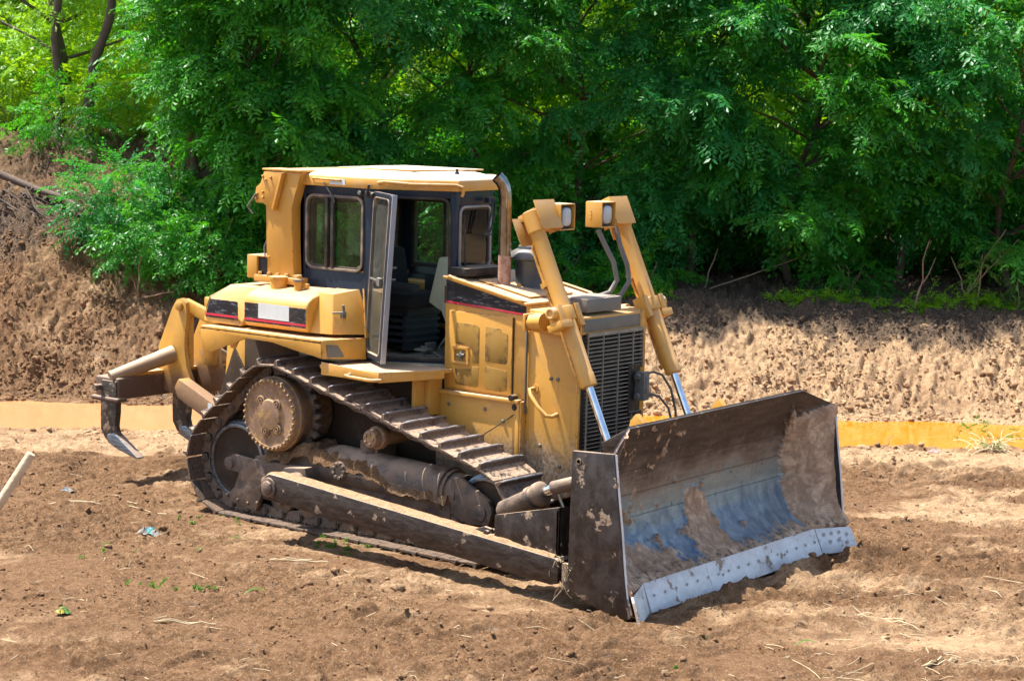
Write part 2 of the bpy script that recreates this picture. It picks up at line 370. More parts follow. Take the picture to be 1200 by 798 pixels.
SF = np.array([math.cos(YAW), math.sin(YAW)]); SR = np.array([math.sin(YAW), -math.cos(YAW)])
def W(s, t): p = CAM[:2]+SR*s+SF*t; return float(p[0]), float(p[1])     # offset right / distance ahead of the photographer -> world
AZ, EL = R(180+18), R(66)
sd = Vector((math.cos(AZ)*math.cos(EL), math.sin(AZ)*math.cos(EL), math.sin(EL)))
sl = bpy.data.lights.new('sun', 'SUN'); sl.energy = 5.0; sl.angle = R(.55); sl.color = (1, .955, .89)
so = bpy.data.objects.new('sun', sl); COL.objects.link(so); so.rotation_euler = sd.to_track_quat('Z', 'Y').to_euler(); so.location = (0, 0, 30)
w = bpy.data.worlds.new('World'); SC.world = w; w.use_nodes = True; nt = w.node_tree
sky = nt.nodes.new('ShaderNodeTexSky'); sky.sky_type = 'NISHITA'; sky.sun_disc = False
sky.sun_elevation = EL; sky.sun_rotation = PI/2-AZ; sky.dust_density = 2.; sky.air_density = 1.
nt.links.new(sky.outputs[0], nt.nodes['Background'].inputs[0]); nt.nodes['Background'].inputs[1].default_value = .118
SC.view_settings.view_transform = 'Standard'; SC.view_settings.look = 'None'; SC.view_settings.gamma = 1
SC.view_settings.exposure = 1.38; SC.view_settings.use_curve_mapping = False
SC.cycles.use_denoising = True; SC.cycles.max_bounces = 6; SC.cycles.use_adaptive_sampling = True; SC.cycles.adaptive_threshold = .02; SC.cycles.transparent_max_bounces = 12
SC.cycles.caustics_reflective = False; SC.cycles.caustics_refractive = False
# ================================================================== SETTING
def to_st(x, y): dx = x-CAM[0]; dy = y-CAM[1]; return dx*SR[0]+dy*SR[1], dx*SF[0]+dy*SF[1]
def base_h(s, t):
    wob = (vnoise(s*.45+3, t*0+1.5, 50, 3)-.5)*.5
    near_edge = 23.34+wob*.3+(vnoise(s*2.2, t*.9+4, 55, 4, .6)-.5)*.42; far_edge = 25.32+wob*.4+(vnoise(s*2.0, t*.9+8, 57, 4, .6)-.5)*.42
    z = np.zeros_like(s)
    z = z-.02*sm(t, 22.2, 23.0)
    fe = far_edge-.42; ditch = sm(t, near_edge-.25, near_edge+.25)*(1-sm(t, fe-.1, fe+.25))
    left = 1-sm(s, -6.2, -2.6)
    t0 = far_edge+.05
    slope = np.clip((t-t0)*.74, 0, None)
    topz = 1.08+.12*wob+left*1.75
    bank = topz*(1-np.exp(-(slope/np.maximum(topz, .2))**2.2))**(1/2.2)
    bank = np.where(t > t0, bank, 0)
    bank = bank+.10*np.clip(t-t0-1.6, 0, 30)*.6
    far = sm(t, 36, 70)*9
    z = z+bank+far-ditch*.42
    return z
def ground_h(s, t, fine=True):
    z = base_h(s, t); x = CAM[0]+SR[0]*s+SF[0]*t; y = CAM[1]+SR[1]*s+SF[1]*t
    bankm = sm(t, 25.0, 25.8)*(1-sm(t, 33, 36)*.7); field = (1-sm(t, 23.1, 23.6))*(1-.45*sm(t, 22.2, 23))
    # clear of the machine: keep bumps low below the tracks and the blade
    under = sm(x, -1.6, -.9)*(1-sm(x, 4.2, 4.7))*(1-sm(np.abs(y), 1.5, 1.9))
    n1 = vnoise(x*1.1, y*1.1, 1, 5, .55)-.5
    fl = sm(t, 23.4, 24.2); wx = (vnoise(s*1.1, t*1.1, 181, 3)-.5)*1.2; u_ = s*(.42+.58*fl)+wx*.3; v_ = t*1.15+wx     # the flat ground is smeared sideways, the bank is not
    b = np.abs(vnoise(u_*6.5, v_*6.5, 9, 5, .65)-.5)*2; f1 = vnoise(u_*13, v_*13, 121, 4, .7); f2 = np.abs(vnoise(u_*21, v_*21, 131, 2, .6)-.5)*2
    am = .30+1.15*sm(vnoise(s*.55+2, t*1.3, 191, 4, .6), .40, .60); am = am*(1-fl)+fl
    cl = vnoise(u_*9, v_*9, 21, 3, .6)
    z = z+n1*.10*(1-under)*field+n1*.34*bankm*sm(t, 26., 27.)+am*((f1-.5)*(.085*field*(1-under*.5)+.17*bankm)-f2*(.026*field+.06*bankm))
    z = z+am*((.5-b)*.050*field*(1-under*.75)+(cl-.5)*.045*field*(1-under*.7))
    lump = sm(cl, .52, .72)
    z = z+lump*(.035*field*(1-under*.6)*sm(vnoise(x*.8, y*.8, 77, 3), .42, .62)+.05*bankm)
    z = z+bankm*(.5-b)*.10
    # drag marks left by the tracks, running along the machine's own direction
    rut = vnoise(y*7+x*.25, x*.35, 31, 3, .6)-.5
    z = z+rut*.05*field*(1-under*.6)*sm(vnoise(x*.5, y*.9, 33, 2), .4, .6)
    # soil pushed up before the cutting edge
    px = np.abs(x-4.36-.04*np.sin(y*5)-np.clip(np.abs(y)-1.25, 0, 1)*.5); z = z+.12*np.exp(-(px/.15)**2)*(1-sm(np.abs(y), 1.5, 1.8))*np.clip(cl*1.9-.35+(f1-.5)*.8, 0, 1.3)*sm(y,-1.5,-.9)
    z = z-.03*under*sm(x, 3.4, 3.6)
    trk = sm(np.abs(np.abs(y)-.95)*-1, -.50, -.32)*sm(x, -.85, -.6)*(1-sm(x, 2.5, 2.8)); z = z*(1-trk)+trk*(.022+.018*(cl-.5)+.01*(f1-.5)); rim = np.exp(-((np.abs(y)-1.30)/.09)**2)*sm(x, -1.0, -.7)*(1-sm(x, 2.6, 2.9)); z = z+rim*(-.01+.05*(cl-.3)+.03*(f1-.5))
    ru2 = vnoise(s*.4, t*4.2, 141, 3, .6)-.5; z = z+ru2*.05*field*(1-under)
    ph = np.cos(x*2*PI/.2); z = z+field*.020*np.clip(ph, -.2, 1)*np.maximum(sm(-x, .95, 1.2)*sm(.32-np.abs(np.abs(y)-.95), 0, .06)*sm(vnoise(x*1.2, y*1.5, 151, 3), .35, .5), 0)
    q1 = s*.97+t*.24; q2 = t-.24*s; bd = sm(.27-np.abs(q2-16.6), 0, .05)*sm(vnoise(s*1.1, t*1.3, 161, 3), .40, .52)*(1-under); z = z+field*.022*bd*np.clip(np.cos(q1*2*PI/.21), -.3, 1)-.012*bd*field
    return z
sl_ = np.concatenate([-np.geomspace(150, 8.3, 34), np.arange(-8.2, 8.2, .024), np.geomspace(8.3, 150, 34)])
tl_ = np.concatenate([np.linspace(-40, 11.5, 22), np.arange(12.2, 24, .026), np.arange(24, 24.8, .05), np.arange(24.8, 28.4, .022), np.arange(28.4, 29.6, .05), np.arange(29.7, 36, .12), np.geomspace(36.2, 260, 40)])
S_, T_ = np.meshgrid(sl_, tl_, indexing='ij')
Z_ = ground_h(S_, T_)
X_ = CAM[0]+SR[0]*S_+SF[0]*T_; Y_ = CAM[1]+SR[1]*S_+SF[1]*T_
ni, nj = S_.shape
Vt = np.stack([X_, Y_, Z_], -1).reshape(-1, 3)
ii, jj = np.meshgrid(np.arange(ni-1), np.arange(nj-1), indexing='ij')
a = (ii*nj+jj).ravel(); Qt = np.stack([a, a+nj, a+nj+1, a+1], -1)
def dryness_and_sun(x, y, s, t, z):
    d = .19+.0*x
    d = d+.62*np.exp(-((t-22.3)/.85)**2)*sm(s, -9, -8)                                  # paler strip along the ditch
    d = d+.60*sm(s, 2.4, 4.2)*np.exp(-((t-19.6-(s-4)*.05)/1.0)**2)
    d = d+.34*sm(s, .8, 2.8)*np.exp(-((t-15.2)/1.3)**2)
    d = d+.16*np.exp(-((s+2.6)**2/3+(t-17.4)**2/.4))
    d = d+.55*sm(t, 24.7, 25.0)*sm(s, -3.2, 1.)+.10*sm(t, 24.7, 25.0)  # sun on the right bank put into the soil tone, left kept darker
    d = d-.12*np.exp(-((t-18.3)/1)**2)*(1-sm(s, -4, -1))
    fg = 1-sm(t, 22.5, 23.2); d = d+fg*((vnoise(s*.33+7, t*2.4, 171, 4, .55)-.5)*1.15+(vnoise(s*.9, t*.9, 175, 3)-.5)*.7)
    return d
dry = dryness_and_sun(X_, Y_, S_, T_, Z_)
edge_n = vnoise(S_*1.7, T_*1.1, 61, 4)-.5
hum_shade = sm(Z_-base_h(S_, T_)*0+edge_n*.55+(vnoise(S_*9, T_*2, 67, 3)-.5)*.3, .78, .92)*sm(S_, -1.5, 1.5)*sm(T_, 25.6, 25.9)  # dark topsoil band, with tree shade on the bank top painted in
hum_shade = np.maximum(hum_shade, .85*sm(-S_+edge_n, 5.3, 5.9)*sm(Z_+edge_n*.6, 1.55, 1.75)*(1-sm(Z_+edge_n*.5, 2.2, 2.45))*sm(T_, 26, 27)); hum_shade = np.maximum(hum_shade, sm(T_+edge_n, 28.6, 29.6)*.55)  # shade of the far-left undercut put into the soil colour
grn = sm(T_, 34, 37)*.9
ground = npmesh('ground', Vt, Qt, 'soil', attrs={'dry': ('POINT', dry.ravel()), 'humus_shade': ('POINT', hum_shade.ravel()), 'green': ('POINT', grn.ravel())}, smooth=True)
ground['kind'] = 'structure'
def gz(s, t): return float(ground_h(np.array([float(s)]), np.array([float(t)]))[0])
def G(s, t, dz=0.): x, y = W(s, t); return Vector((x, y, gz(s, t)+dz))
def gxy(x, y): s, t = to_st(x, y); return gz(s, t)

# ditch water: one still sheet
wm = MB(); L = []
for s in (-60, 60): L.append(s)
pts = [(*W(-60, 23.0), -.04), (*W(60, 23.0), -.04), (*W(60, 26.2), -.04), (*W(-60, 26.2), -.04)]
wm.add(pts, [(0, 1, 2, 3)])
wo = wm.build('ditch_water', 'water', bevel=0); wo['kind'] = 'structure'

# soil clods: thousands of small lumps lying on the ground and the bank
def clods():
    T = []
    for sub in (1, 2):
        bm = bmesh.new(); bmesh.ops.create_icosphere(bm, subdivisions=sub, radius=1)
        v0 = np.array([v.co[:] for v in bm.verts]); f0 = np.array([[v.index for v in f.verts] for f in bm.faces]); bm.free(); vv = []
        for k in range(8):
            rr = np.random.default_rng(k); d = rr.normal(size=(5, 3)); d /= np.linalg.norm(d, axis=1)[:, None]
            r = 1+sum(np.sin(v0@q*rr.uniform(2, 4.5)+rr.uniform(0, 6))*.15 for q in d)
            vv.append(v0*r[:, None]*np.array([1, .8, .62]))
        T.append((np.array(vv), f0))
    VS, FS, dr, hu = [], [], [], []; off = 0
    spec = [(0, 42000, -7.5, 7.5, 12.8, 23.5, .003, .012, 1.4), (1, 7000, -7.5, 7.5, 12.8, 23.5, .008, .024, 2.), (1, 700, -7.5, 7.5, 12.8, 22.5, .018, .04, 1.8), (0, 34000, -8, 8, 24.9, 28.0, .007, .028, 1.4), (1, 4600, -8, 8, 24.95, 28.0, .018, .05, 1.8), (1, 260, -8, 8, 25.0, 26.0, .035, .08, 1.6),
            (1, 900, -7.5, 7.5, 22.6, 23.7, .01, .045, 2.), (0, 1200, -8, 8, 27, 30, .01, .03, 2.)]
    for tk, n, s0, s1, t0, t1, r0, r1, p in spec:
        s = RNG.uniform(s0, s1, n); t = RNG.uniform(t0, t1, n)
        if tk == 0 and t1 < 24:                         # more where the view is close
            t = t0+(t1-t0)*RNG.random(n)**1.3
        c = vnoise(s*1.3, t*1.3, 91, 3); keep = RNG.random(n) < sm(c, .35, .6)+.2; s, t = s[keep], t[keep]
        x = CAM[0]+SR[0]*s+SF[0]*t; y = CAM[1]+SR[1]*s+SF[1]*t
        ok = ~((x > -1.25) & (x < 2.9) & (np.abs(y) > .6) & (np.abs(y) < 1.3)) & ~((x > 3.6) & (x < 4.25) & (np.abs(y) < 1.65))
        s, t, x, y = s[ok], t[ok], x[ok], y[ok]; z = ground_h(s, t); n = len(s)
        dd = dryness_and_sun(x, y, s, t, z)+RNG.normal(0, .10, n)-(.28 if t0 > 24 else .05); hh = sm(z+(vnoise(s*1.7, t*1.1, 61, 4)-.5)*.55, .78, .92)*sm(s, -1.5, 1.5)*(t > 25.6)
        vt, f0 = T[tk]; nvt = vt.shape[1]
        r = r0+(r1-r0)*RNG.random(n)**(p*1.6); a = RNG.random(n)*6.28; ca, sa = np.cos(a)[:, None], np.sin(a)[:, None]
        v = vt[RNG.integers(0, 8, n)]*r[:, None, None]
        v = np.stack([v[..., 0]*ca-v[..., 1]*sa, v[..., 0]*sa+v[..., 1]*ca, v[..., 2]], -1)+np.stack([x, y, z+r*(.0 if t0 > 24 else .12)], -1)[:, None]
        VS.append(v.reshape(-1, 3)); FS.append((f0[None]+(np.arange(n)*nvt)[:, None, None]+off).reshape(-1, 3)); off += n*nvt
        dr.append(np.repeat(dd, nvt)); hu.append(np.repeat(hh, nvt))
    V = np.concatenate(VS); n = len(V)
    o = npmesh('soil_clods', V, np.concatenate(FS), 'clod', attrs={'dry': ('POINT', np.concatenate(dr)), 'humus_shade': ('POINT', np.concatenate(hu)), 'green': ('POINT', np.zeros(n))}, smooth=True)
    o['kind'] = 'stuff'; tag(o, 'loose lumps of brown soil scattered over the ground and the bank', 'soil')
clods()

# straw, dry stalks and scraps lying about (nobody could count them)
def litter():
    m = MB()
    for k in range(460):
        s = random.uniform(-6.5, 6.8); t = random.uniform(13.2, 22)
        if k % 3 == 0: s = random.gauss(3.2, 1.2); t = random.uniform(13.3, 16.5)
        x, y = W(s, t)
        if -1.3 < x < 4.4 and -1.8 < y < 1.8: continue
        L = random.uniform(.04, .14)*(2.4 if random.random() < .10 else 1); a = random.gauss(math.atan2(SR[1], SR[0]), .9); bend = random.uniform(-.35, .35); pts = []
        for q in range(5):
            u = q/4; pts.append((x+math.cos(a+bend*u)*L*u, y+math.sin(a+bend*u)*L*u))
        z0, z1 = gxy(*pts[0])+.010, gxy(*pts[-1])+.012; zm = gxy(*pts[2])+.008; zm = max(zm, (z0+z1)/2)
        m.tube([(px, py, (z0+(zm-z0)*q/2 if q < 2 else zm+(z1-zm)*(q-2)/2)) for q, (px, py) in enumerate(pts)], random.uniform(.0013, .0028), 4, caps=False)
    o = m.build('straw_litter', 'straw', bevel=0); o['kind'] = 'stuff'; tag(o, 'scattered straw and dry stalks lying on the soil', 'straw')
litter()

# ---------------------------------------------------------------- foliage
def leaf_template(nl=7, L=.20, lw=.030, ll=.085, droop=.3, seed=0):
    r = np.random.default_rng(seed); V = []
    for k in range(nl):
        if k == nl-1: p = np.array([0, L, -droop*L*.9]); d = np.array([0, 1, -.5])
        else:
            j = k//2; u = .3+.62*j/((nl-1)//2); sgn = 1 if k % 2 else -1
            p = np.array([0, L*u, -droop*L*u*u]); d = np.array([sgn*1., .62, -.35-r.uniform(0, .3)])
        d = d/np.linalg.norm(d); sd_ = np.cross(d, [0, 0, 1]); sd_ /= np.linalg.norm(sd_)
        l = ll*r.uniform(.8, 1.15); tilt = np.array([0, 0, r.uniform(-.4, .4)])*lw
        V += [p, p+d*l*.5+sd_*lw*.5+tilt, p+d*l, p+d*l*.5-sd_*lw*.5+tilt*.3+np.array([0, 0, -.004])]
    return np.array(V)
def spray_template(nleaf=9, L=.5, seed=0, **kw):
    r = np.random.default_rng(seed); out = []; lt = leaf_template(seed=seed, **kw)
    for k in range(nleaf):
        u = .15+.85*k/(nleaf-1); sgn = 1 if k % 2 else -1
        a = -sgn*(1.05-.7*u)+r.normal(0, .2) if k < nleaf-1 else 0
        ca, sa = math.cos(a), math.sin(a); e = r.normal(-.15, .25); ce, se = math.cos(e), math.sin(e)
        v = lt.copy()*r.uniform(.75, 1.1)
        v = np.stack([v[:, 0], v[:, 1]*ce-v[:, 2]*se, v[:, 1]*se+v[:, 2]*ce], -1)
        v = np.stack([v[:, 0]*ca-v[:, 1]*sa, v[:, 0]*sa+v[:, 1]*ca, v[:, 2]], -1)
        out.append(v+np.array([0, L*u, -.22*L*u*u]))
    return np.concatenate(out)
SPR = [spray_template(9, .5, k) for k in range(6)]
SPR_SMALL = [spray_template(6, .34, k+20, nl=5) for k in range(4)]
SPR_NARROW = [spray_template(10, .45, k+40, nl=5, lw=.017, ll=.085, droop=1.1, L=.12) if False else None for k in range(1)]
def crown_mesh(name, P, D, scale, mat, parent, tmpl=None, rnd0=None):
    tmpl = tmpl or SPR; VS = []; RN = []
    n = len(P); idx = RNG.integers(0, len(tmpl), n)
    for k in range(len(tmpl)):
        sel = np.where(idx == k)[0]
        if not len(sel): continue
        d = D[sel]/np.linalg.norm(D[sel], axis=1)[:, None]
        x = np.cross(d, [0, 0, 1.]); x /= np.linalg.norm(x, axis=1)[:, None]+1e-9; z = np.cross(x, d)
        roll = RNG.normal(0, .45, len(sel)); c, s = np.cos(roll)[:, None], np.sin(roll)[:, None]
        x, z = x*c+z*s, -x*s+z*c
        T = tmpl[k]; sc = scale[sel][:, None, None]
        v = (T[None, :, 0:1]*x[:, None]+T[None, :, 1:2]*d[:, None]+T[None, :, 2:3]*z[:, None])*sc+P[sel][:, None]
        v = v+RNG.normal(0, .006, v.shape)
        VS.append(v.reshape(-1, 3)); nq = len(T)//4
        r = np.clip((rnd0[sel] if rnd0 is not None else RNG.random(len(sel)))[:, None]*.6+RNG.random((len(sel), nq))*.4, 0, 1); RN.append(r.ravel())
    V = np.concatenate(VS); Q = np.arange(len(V)).reshape(-1, 4)
    return npmesh(name, V, Q, mat, parent, {'rnd': ('FACE', np.concatenate(RN))})
def wander(p, q, n, amp):
    p, q = Vector(p), Vector(q); out = []
    ph = [random.uniform(0, 6) for _ in range(4)]
    for i in range(n+1):
        u = i/n; a = p.lerp(q, u); k = math.sin(u*PI)**.6
        out.append(a+Vector((math.sin(u*5+ph[0])+.5*math.sin(u*11+ph[1]), math.sin(u*4+ph[2])+.5*math.sin(u*9+ph[3]), 0))*amp*k)
    return out
def tree(name, s, t, h, rad, label, cat, mat='leaf', z0=.2, nb=26, per=13, lean=(0, 0), trunk_r=.07, group=None, sc=1., tw='bark', shell=True, topfill=.5, front=True, tmpl=None, drop=0., flat=.33):
    base = G(s, t, -.05); root = empty(name, base, label, cat, group)
    B = np.array(base)
    cx, cy = lean; C = B+np.array([SR[0]*cx+SF[0]*cy, SR[1]*cx+SF[1]*cy, 0])
    m = MB(); top = Vector((C[0]-B[0], C[1]-B[1], h*.92)); path = wander((0, 0, 0), top, 12, .12+.02*h)
    m.tube(path, [trunk_r*(1-.8*i/12) for i in range(13)], 9)
    m.build('trunk', tw, root, bevel=0)
    P, D, RD = [], [], []; lm = MB()
    for b in range(nb):
        u = (b+.5)/nb; zz = z0+(h-z0)*u**.9*random.uniform(.92, 1.05)
        f = math.sin(PI*min(1, (.22+.78*(1-(zz-z0)/(h-z0))))**.8) if h-z0 > .1 else 1
        prof = rad*(.55+.45*math.sin(PI*min(.98, max(.06, (zz-z0)/(h-z0)*.9+.12))))
        a = b*2.4+random.uniform(-.5, .5); rr = prof*random.uniform(.45, 1.)
        if front and random.random() < .62:                 # more boughs towards the open, lit side
            a = math.atan2(-SF[1], -SF[0])+random.uniform(-1.5, 1.5)
        ctr = np.array([C[0]+math.cos(a)*rr, C[1]+math.sin(a)*rr, B[2]+zz])
        ax = path[min(12, int(12*min(1, zz/h*.85)))]
        lm.tube(wander(ax, Vector(ctr-B), 5, .08), [trunk_r*.32*(1-.75*i/5)+.004 for i in range(6)], 5, caps=False)
        br = random.uniform(.42, .75)*sc; npr = int(per*(br/.55)**2); shade = random.random()
        q = RNG.normal(size=(npr, 3)); q /= np.linalg.norm(q, axis=1)[:, None]; q *= RNG.random((npr, 1))**.45
        pos = ctr+q*np.array([br, br, br*flat]); pos[:, 2] -= .18*(q[:, 0]**2+q[:, 1]**2)*br
        out = np.array([math.cos(a), math.sin(a), 0])*.7
        d = q*np.array([1, 1, .35])+out+RNG.normal(0, .3, (npr, 3)); d[:, 2] -= .18+drop
        P.append(pos-d/np.linalg.norm(d, axis=1)[:, None]*.25*sc); D.append(d); RD.append(np.clip(shade+RNG.normal(0, .25, npr), 0, 1))
    lm.build('limbs', tw, root, bevel=0)
    P = np.concatenate(P)-B; D = np.concatenate(D)
    crown_mesh('crown', P, D, RNG.uniform(.85, 1.4, len(P))*sc, mat, root, tmpl, np.concatenate(RD))
    return root
GF = 'leafy trees lining the top of the bank'
front = [(-4.1, 28.5, 5.6, .8, -.15, 'leaf'), (-3.25, 28.0, 6.2, 1.4, -.1, 'leaf'), (-2.2, 29.2, 6.3, 1.7, .2, 'leafb'), (-.5, 29.6, 6.3, 1.6, .3, 'leaf'), (1.0, 29.8, 6.3, 1.7, .3, 'leafb'),
         (2.5, 29.6, 5.2, 1.6, .45, 'leafb'), (3.9, 29.4, 6.3, 1.7, .4, 'leaf'), (5.5, 29.7, 6.3, 1.7, .4, 'leafb'), (7.0, 29.2, 6.2, 1.7, .35, 'leaf'), (8.7, 29.5, 6.2, 1.6, .3, 'leafb')]
FL = ['dark bushy tree over the soil bank, just right of the two bare trunks', 'dense green tree drooping to the soil left of the bulldozer cab',
      'dark blue-green tree standing behind the cab roof of the bulldozer', 'tall green tree just right of the cab, behind the exhaust pipe', 'blue-green tree behind the two raised lift cylinders',
      'blue-green tree just right of the lift cylinders, low branches over dark soil', 'green tree above the blade with pale sunlit leaf tips', 'blue-green tree with deep dark hollow beneath, right of the blade',
      'green tree near the right edge, bright leaves catching the sun', 'blue-green tree cut by the right edge of the photo']
for (s, t, h, r, z0, mt), lb in zip(front, FL):
    tree('leafy_tree', s, t, h-(1.0 if s > 3 else 0), r, lb, 'tree', mt, z0=z0+(.35 if s > 1.5 else 0), nb=36, per=18, group=GF, trunk_r=.06)
# second row, taller, closing the canopy
SB = [(-7.2, 33.5, 7.0, 'leafy'), (-4.6, 34, 7.2, 'leafy'), (-1.9, 33, 6.6, 'leafy'), (.4, 33, 6.6, 'leafy'), (2.6, 32.8, 6.0, 'leafy'), (4.8, 33.2, 5.6, 'leafy'), (7.2, 32.8, 5.6, 'leafy'), (9.6, 33, 6.6, 'leafy')]
BL = ['sunlit yellow-green tree in the far upper left corner', 'sunlit yellow-green tree showing between and right of the two bare trunks', 'tree seen in gaps behind the blue-green tree over the cab roof', 'tree seen in gaps behind the exhaust pipe tree',
      'tree in the second row behind the lift cylinders', 'tree in the second row above the middle of the blade', 'tree in the second row behind the dark hollow at right', 'tree in the second row beyond the right edge tree']
for (s, t, h, mt), lb in zip(SB, BL):
    tree('background_tree', s, t, h, 2.1, lb, 'tree', mt, z0=.3, nb=22, per=12, sc=1.2, group='trees behind the first row', front=False, trunk_r=.09)
# the two bare leaning trunks at the left
def bare(s, t, pts, r, lb, crown):
    b = G(s, t, -.1); root = empty('slender_tree', b, lb, 'tree', 'two bare trunks at the left'); m = MB()
    P = [Vector((SR[0]*a+SF[0]*0, SR[1]*a, z)) for a, z in pts]
    Q = []
    for i in range(len(P)-1):
        for k in range(4): Q.append(P[i].lerp(P[i+1], k/4)+Vector((random.uniform(-.012, .012), random.uniform(-.012, .012), 0)))
    Q.append(P[-1]); m.tube(Q, [r*(1-.45*i/len(Q)) for i in range(len(Q))], 10); m.build('trunk', 'bark', root, bevel=0)
    n = 70; ctr = P[-1]+Vector((0, 0, .1)); q = RNG.normal(size=(n, 3)); 
    crown_mesh('crown', np.array(ctr)+q*np.array([1.0, 1.0, .45])*.75, q*np.array([1, 1, .3])+[0, 0, -.15], RNG.uniform(.8, 1.2, n), 'leafy', root)
bare(-6.80, 31.2, [(0, 0), (.0, 1.0), (-.07, 1.7), (-.02, 2.4), (.02, 3.1), (.05, 5.4)], .075, 'straight bare tree trunk, left one of the two near the upper left corner', 1)
bare(-6.30, 31.0, [(0, 0), (-.03, .8), (.05, 1.3), (.28, 2.0), (.36, 2.6), (.50, 3.6), (.6, 5.4)], .085, 'curved leaning bare trunk, right one of the two at upper left', 1)
# low bushes
def bush(s, t, r, h, lb, mat, n=90, name='low_bush', sc=.8, grp=None, tm=None):
    b = G(s, t, -.03); root = empty(name, b, lb, 'bush', grp); m = MB()
    for k in range(7):
        a = random.uniform(0, 6.28); m.tube(wander((0, 0, 0), (math.cos(a)*r*.6, math.sin(a)*r*.6, h*random.uniform(.5, .95)), 6, .05), [.012*(1-.7*i/6) for i in range(7)], 5, caps=False)
    m.build('stems', 'twig', root, bevel=0)
    q = RNG.normal(size=(n, 3)); q /= np.linalg.norm(q, axis=1)[:, None]; q *= RNG.random((n, 1))**.5
    crown_mesh('leaves', q*np.array([r, r, h*.5])+[0, 0, h*.52], q*np.array([1, 1, .5])+RNG.normal(0, .25, (n, 3))+[0, 0, -.1], RNG.uniform(.6, 1.1, n)*sc, mat, root, tm)
    return root
for s, t, r, h, lb, mt, n in [(-5.35, 27.9, .6, 1.0, 'blue-green bush on the bank top right below the bare trunks', 'leafb', 150), (-4.7, 27.4, .65, .9, 'dark green bush with drooping leaves lowest on the left bank', 'leaf', 170),
        (-3.9, 27.3, .7, 1.1, 'dense bush left of the bulldozer fuel tank, over bare soil', 'leaf', 200), (-3.1, 27.6, .6, 1.0, 'bush with light leaf tips behind the fuel tank', 'leaf', 150),
        (-6.6, 30.4, .7, .8, 'ragged bush above the dark undercut at far left', 'leaf', 90), (1.7, 28.3, .45, .55, 'small green bush right of the far lift cylinder', 'leaf', 80),
        (4.6, 28.6, .4, .55, 'small green bush on the terrace under the dark hollow', 'leaf', 60), (.6, 28.6, .5, .5, 'small bush between the two lift cylinders', 'leaf', 70), (-5.9, 31.6, .9, 1.3, 'bright bush on the slope behind the bare trunks', 'leafy', 120)]:
    bush(s, t, r, h, lb, mt, n)
for k_, (s, t, r, h, mt) in enumerate([(-2.6, 31.2, 1.2, 2.0, 'leaf'), (-.9, 31.4, 1.2, 2.2, 'leafb'), (.9, 31.2, 1.2, 2.0, 'leaf'), (2.6, 31.3, 1.2, 1.9, 'leafb'), (4.3, 31.2, 1.2, 2.0, 'leaf'), (6.0, 31.3, 1.2, 2.1, 'leafb'), (7.7, 31.2, 1.2, 2.0, 'leaf'),
        (-6.9, 36.0, 1.6, 2.2, 'leafy'), (-4.6, 36.4, 1.6, 2.4, 'leafy'), (-2.4, 36, 1.5, 2.2, 'leafy'), (-8.9, 35.5, 1.5, 2.4, 'leafy'), (-5.7, 33.2, .8, 1.0, 'leafy'), (-7.9, 32.6, .8, 1.1, 'leafy')]):
    UL = ['deep in the wood behind the cab roof', 'deep in the wood behind the exhaust pipe', 'deep in the wood behind the lift cylinders', 'deep in the wood just right of the lift cylinders', 'deep in the wood above the blade', 'deep in the wood behind the forked dead sapling', 'deep in the wood at the right edge',
          'sunlit behind the two bare trunks', 'sunlit right of the two bare trunks', 'sunlit in the gap left of the cab', 'sunlit at the left edge', 'low and bright at the foot of the curved bare trunk', 'low and bright left of the straight bare trunk']
    bush(s, t, r, h, ('dark' if mt != 'leafy' else 'yellow-green')+' undergrowth bush '+UL[k_], mt, 260 if k_ < 11 else 110, 'undergrowth_bush', 1.1)
# low creeping green along the terrace
def ground_cover():
    P = []; 
    for s0, s1, t0, n in ((1.0, 2.1, 27.75, 110), (3.5, 5.0, 27.8, 120), (5.2, 7.6, 27.8, 220), (-.5, 1., 28.0, 50)):
        for _ in range(n): s = random.uniform(s0, s1); t = random.gauss(t0, .12); P.append(G(s, t, random.uniform(.0, .05)))
    P = np.array(P); D = RNG.normal(size=P.shape); D[:, 2] = np.abs(D[:, 2])*.4+.2
    o = crown_mesh('ground_cover', P, D, RNG.uniform(.3, .55, len(P)), 'leafy', None, SPR_SMALL); o['kind'] = 'stuff'
    tag(o, 'bright green creeping weeds along the top of the bank', 'weeds')
    P = []
    for cx, ct, n, sp in ((-3.35, 17.0, 4, .3), (-2.75, 15.9, 9, .16), (-2.3, 15.75, 5, .06), (-1.55, 17.3, 9, .15), (-1.2, 17.2, 6, .2), (3.6, 21.5, 6, .4), (-1.9, 18.3, 10, .5), (1.2, 14.2, 3, .5)):
        for _ in range(n): P.append(G(random.gauss(cx, sp), random.gauss(ct, sp*.45), 0))
    P = np.array(P); D = RNG.normal(size=P.shape); D[:, 2] = np.abs(D[:, 2])*.8+.3
    o = crown_mesh('ground_sprouts', P, D, RNG.uniform(.08, .17, len(P)), 'sprout', None, SPR_SMALL); o['kind'] = 'stuff'
    tag(o, 'thin green sprouts growing on the churned soil', 'sprouts')
ground_cover()
# far woodland seen only through the gaps
def far_wood():
    n = 5200; s = RNG.uniform(-16, 17, n); t = RNG.uniform(38, 45, n); z = base_h(s, t)+RNG.random(n)**1.2*8.5
    P = np.stack([CAM[0]+SR[0]*s+SF[0]*t, CAM[1]+SR[1]*s+SF[1]*t, z], -1); D = RNG.normal(size=P.shape)*[1, 1, .4]
    o = crown_mesh('far_wood', P, D, RNG.uniform(2.2, 3.6, n), 'leafy', None, SPR_SMALL); o['kind'] = 'stuff'
    tag(o, 'sunlit woodland showing through the gaps between the nearer trees', 'woodland')
far_wood()
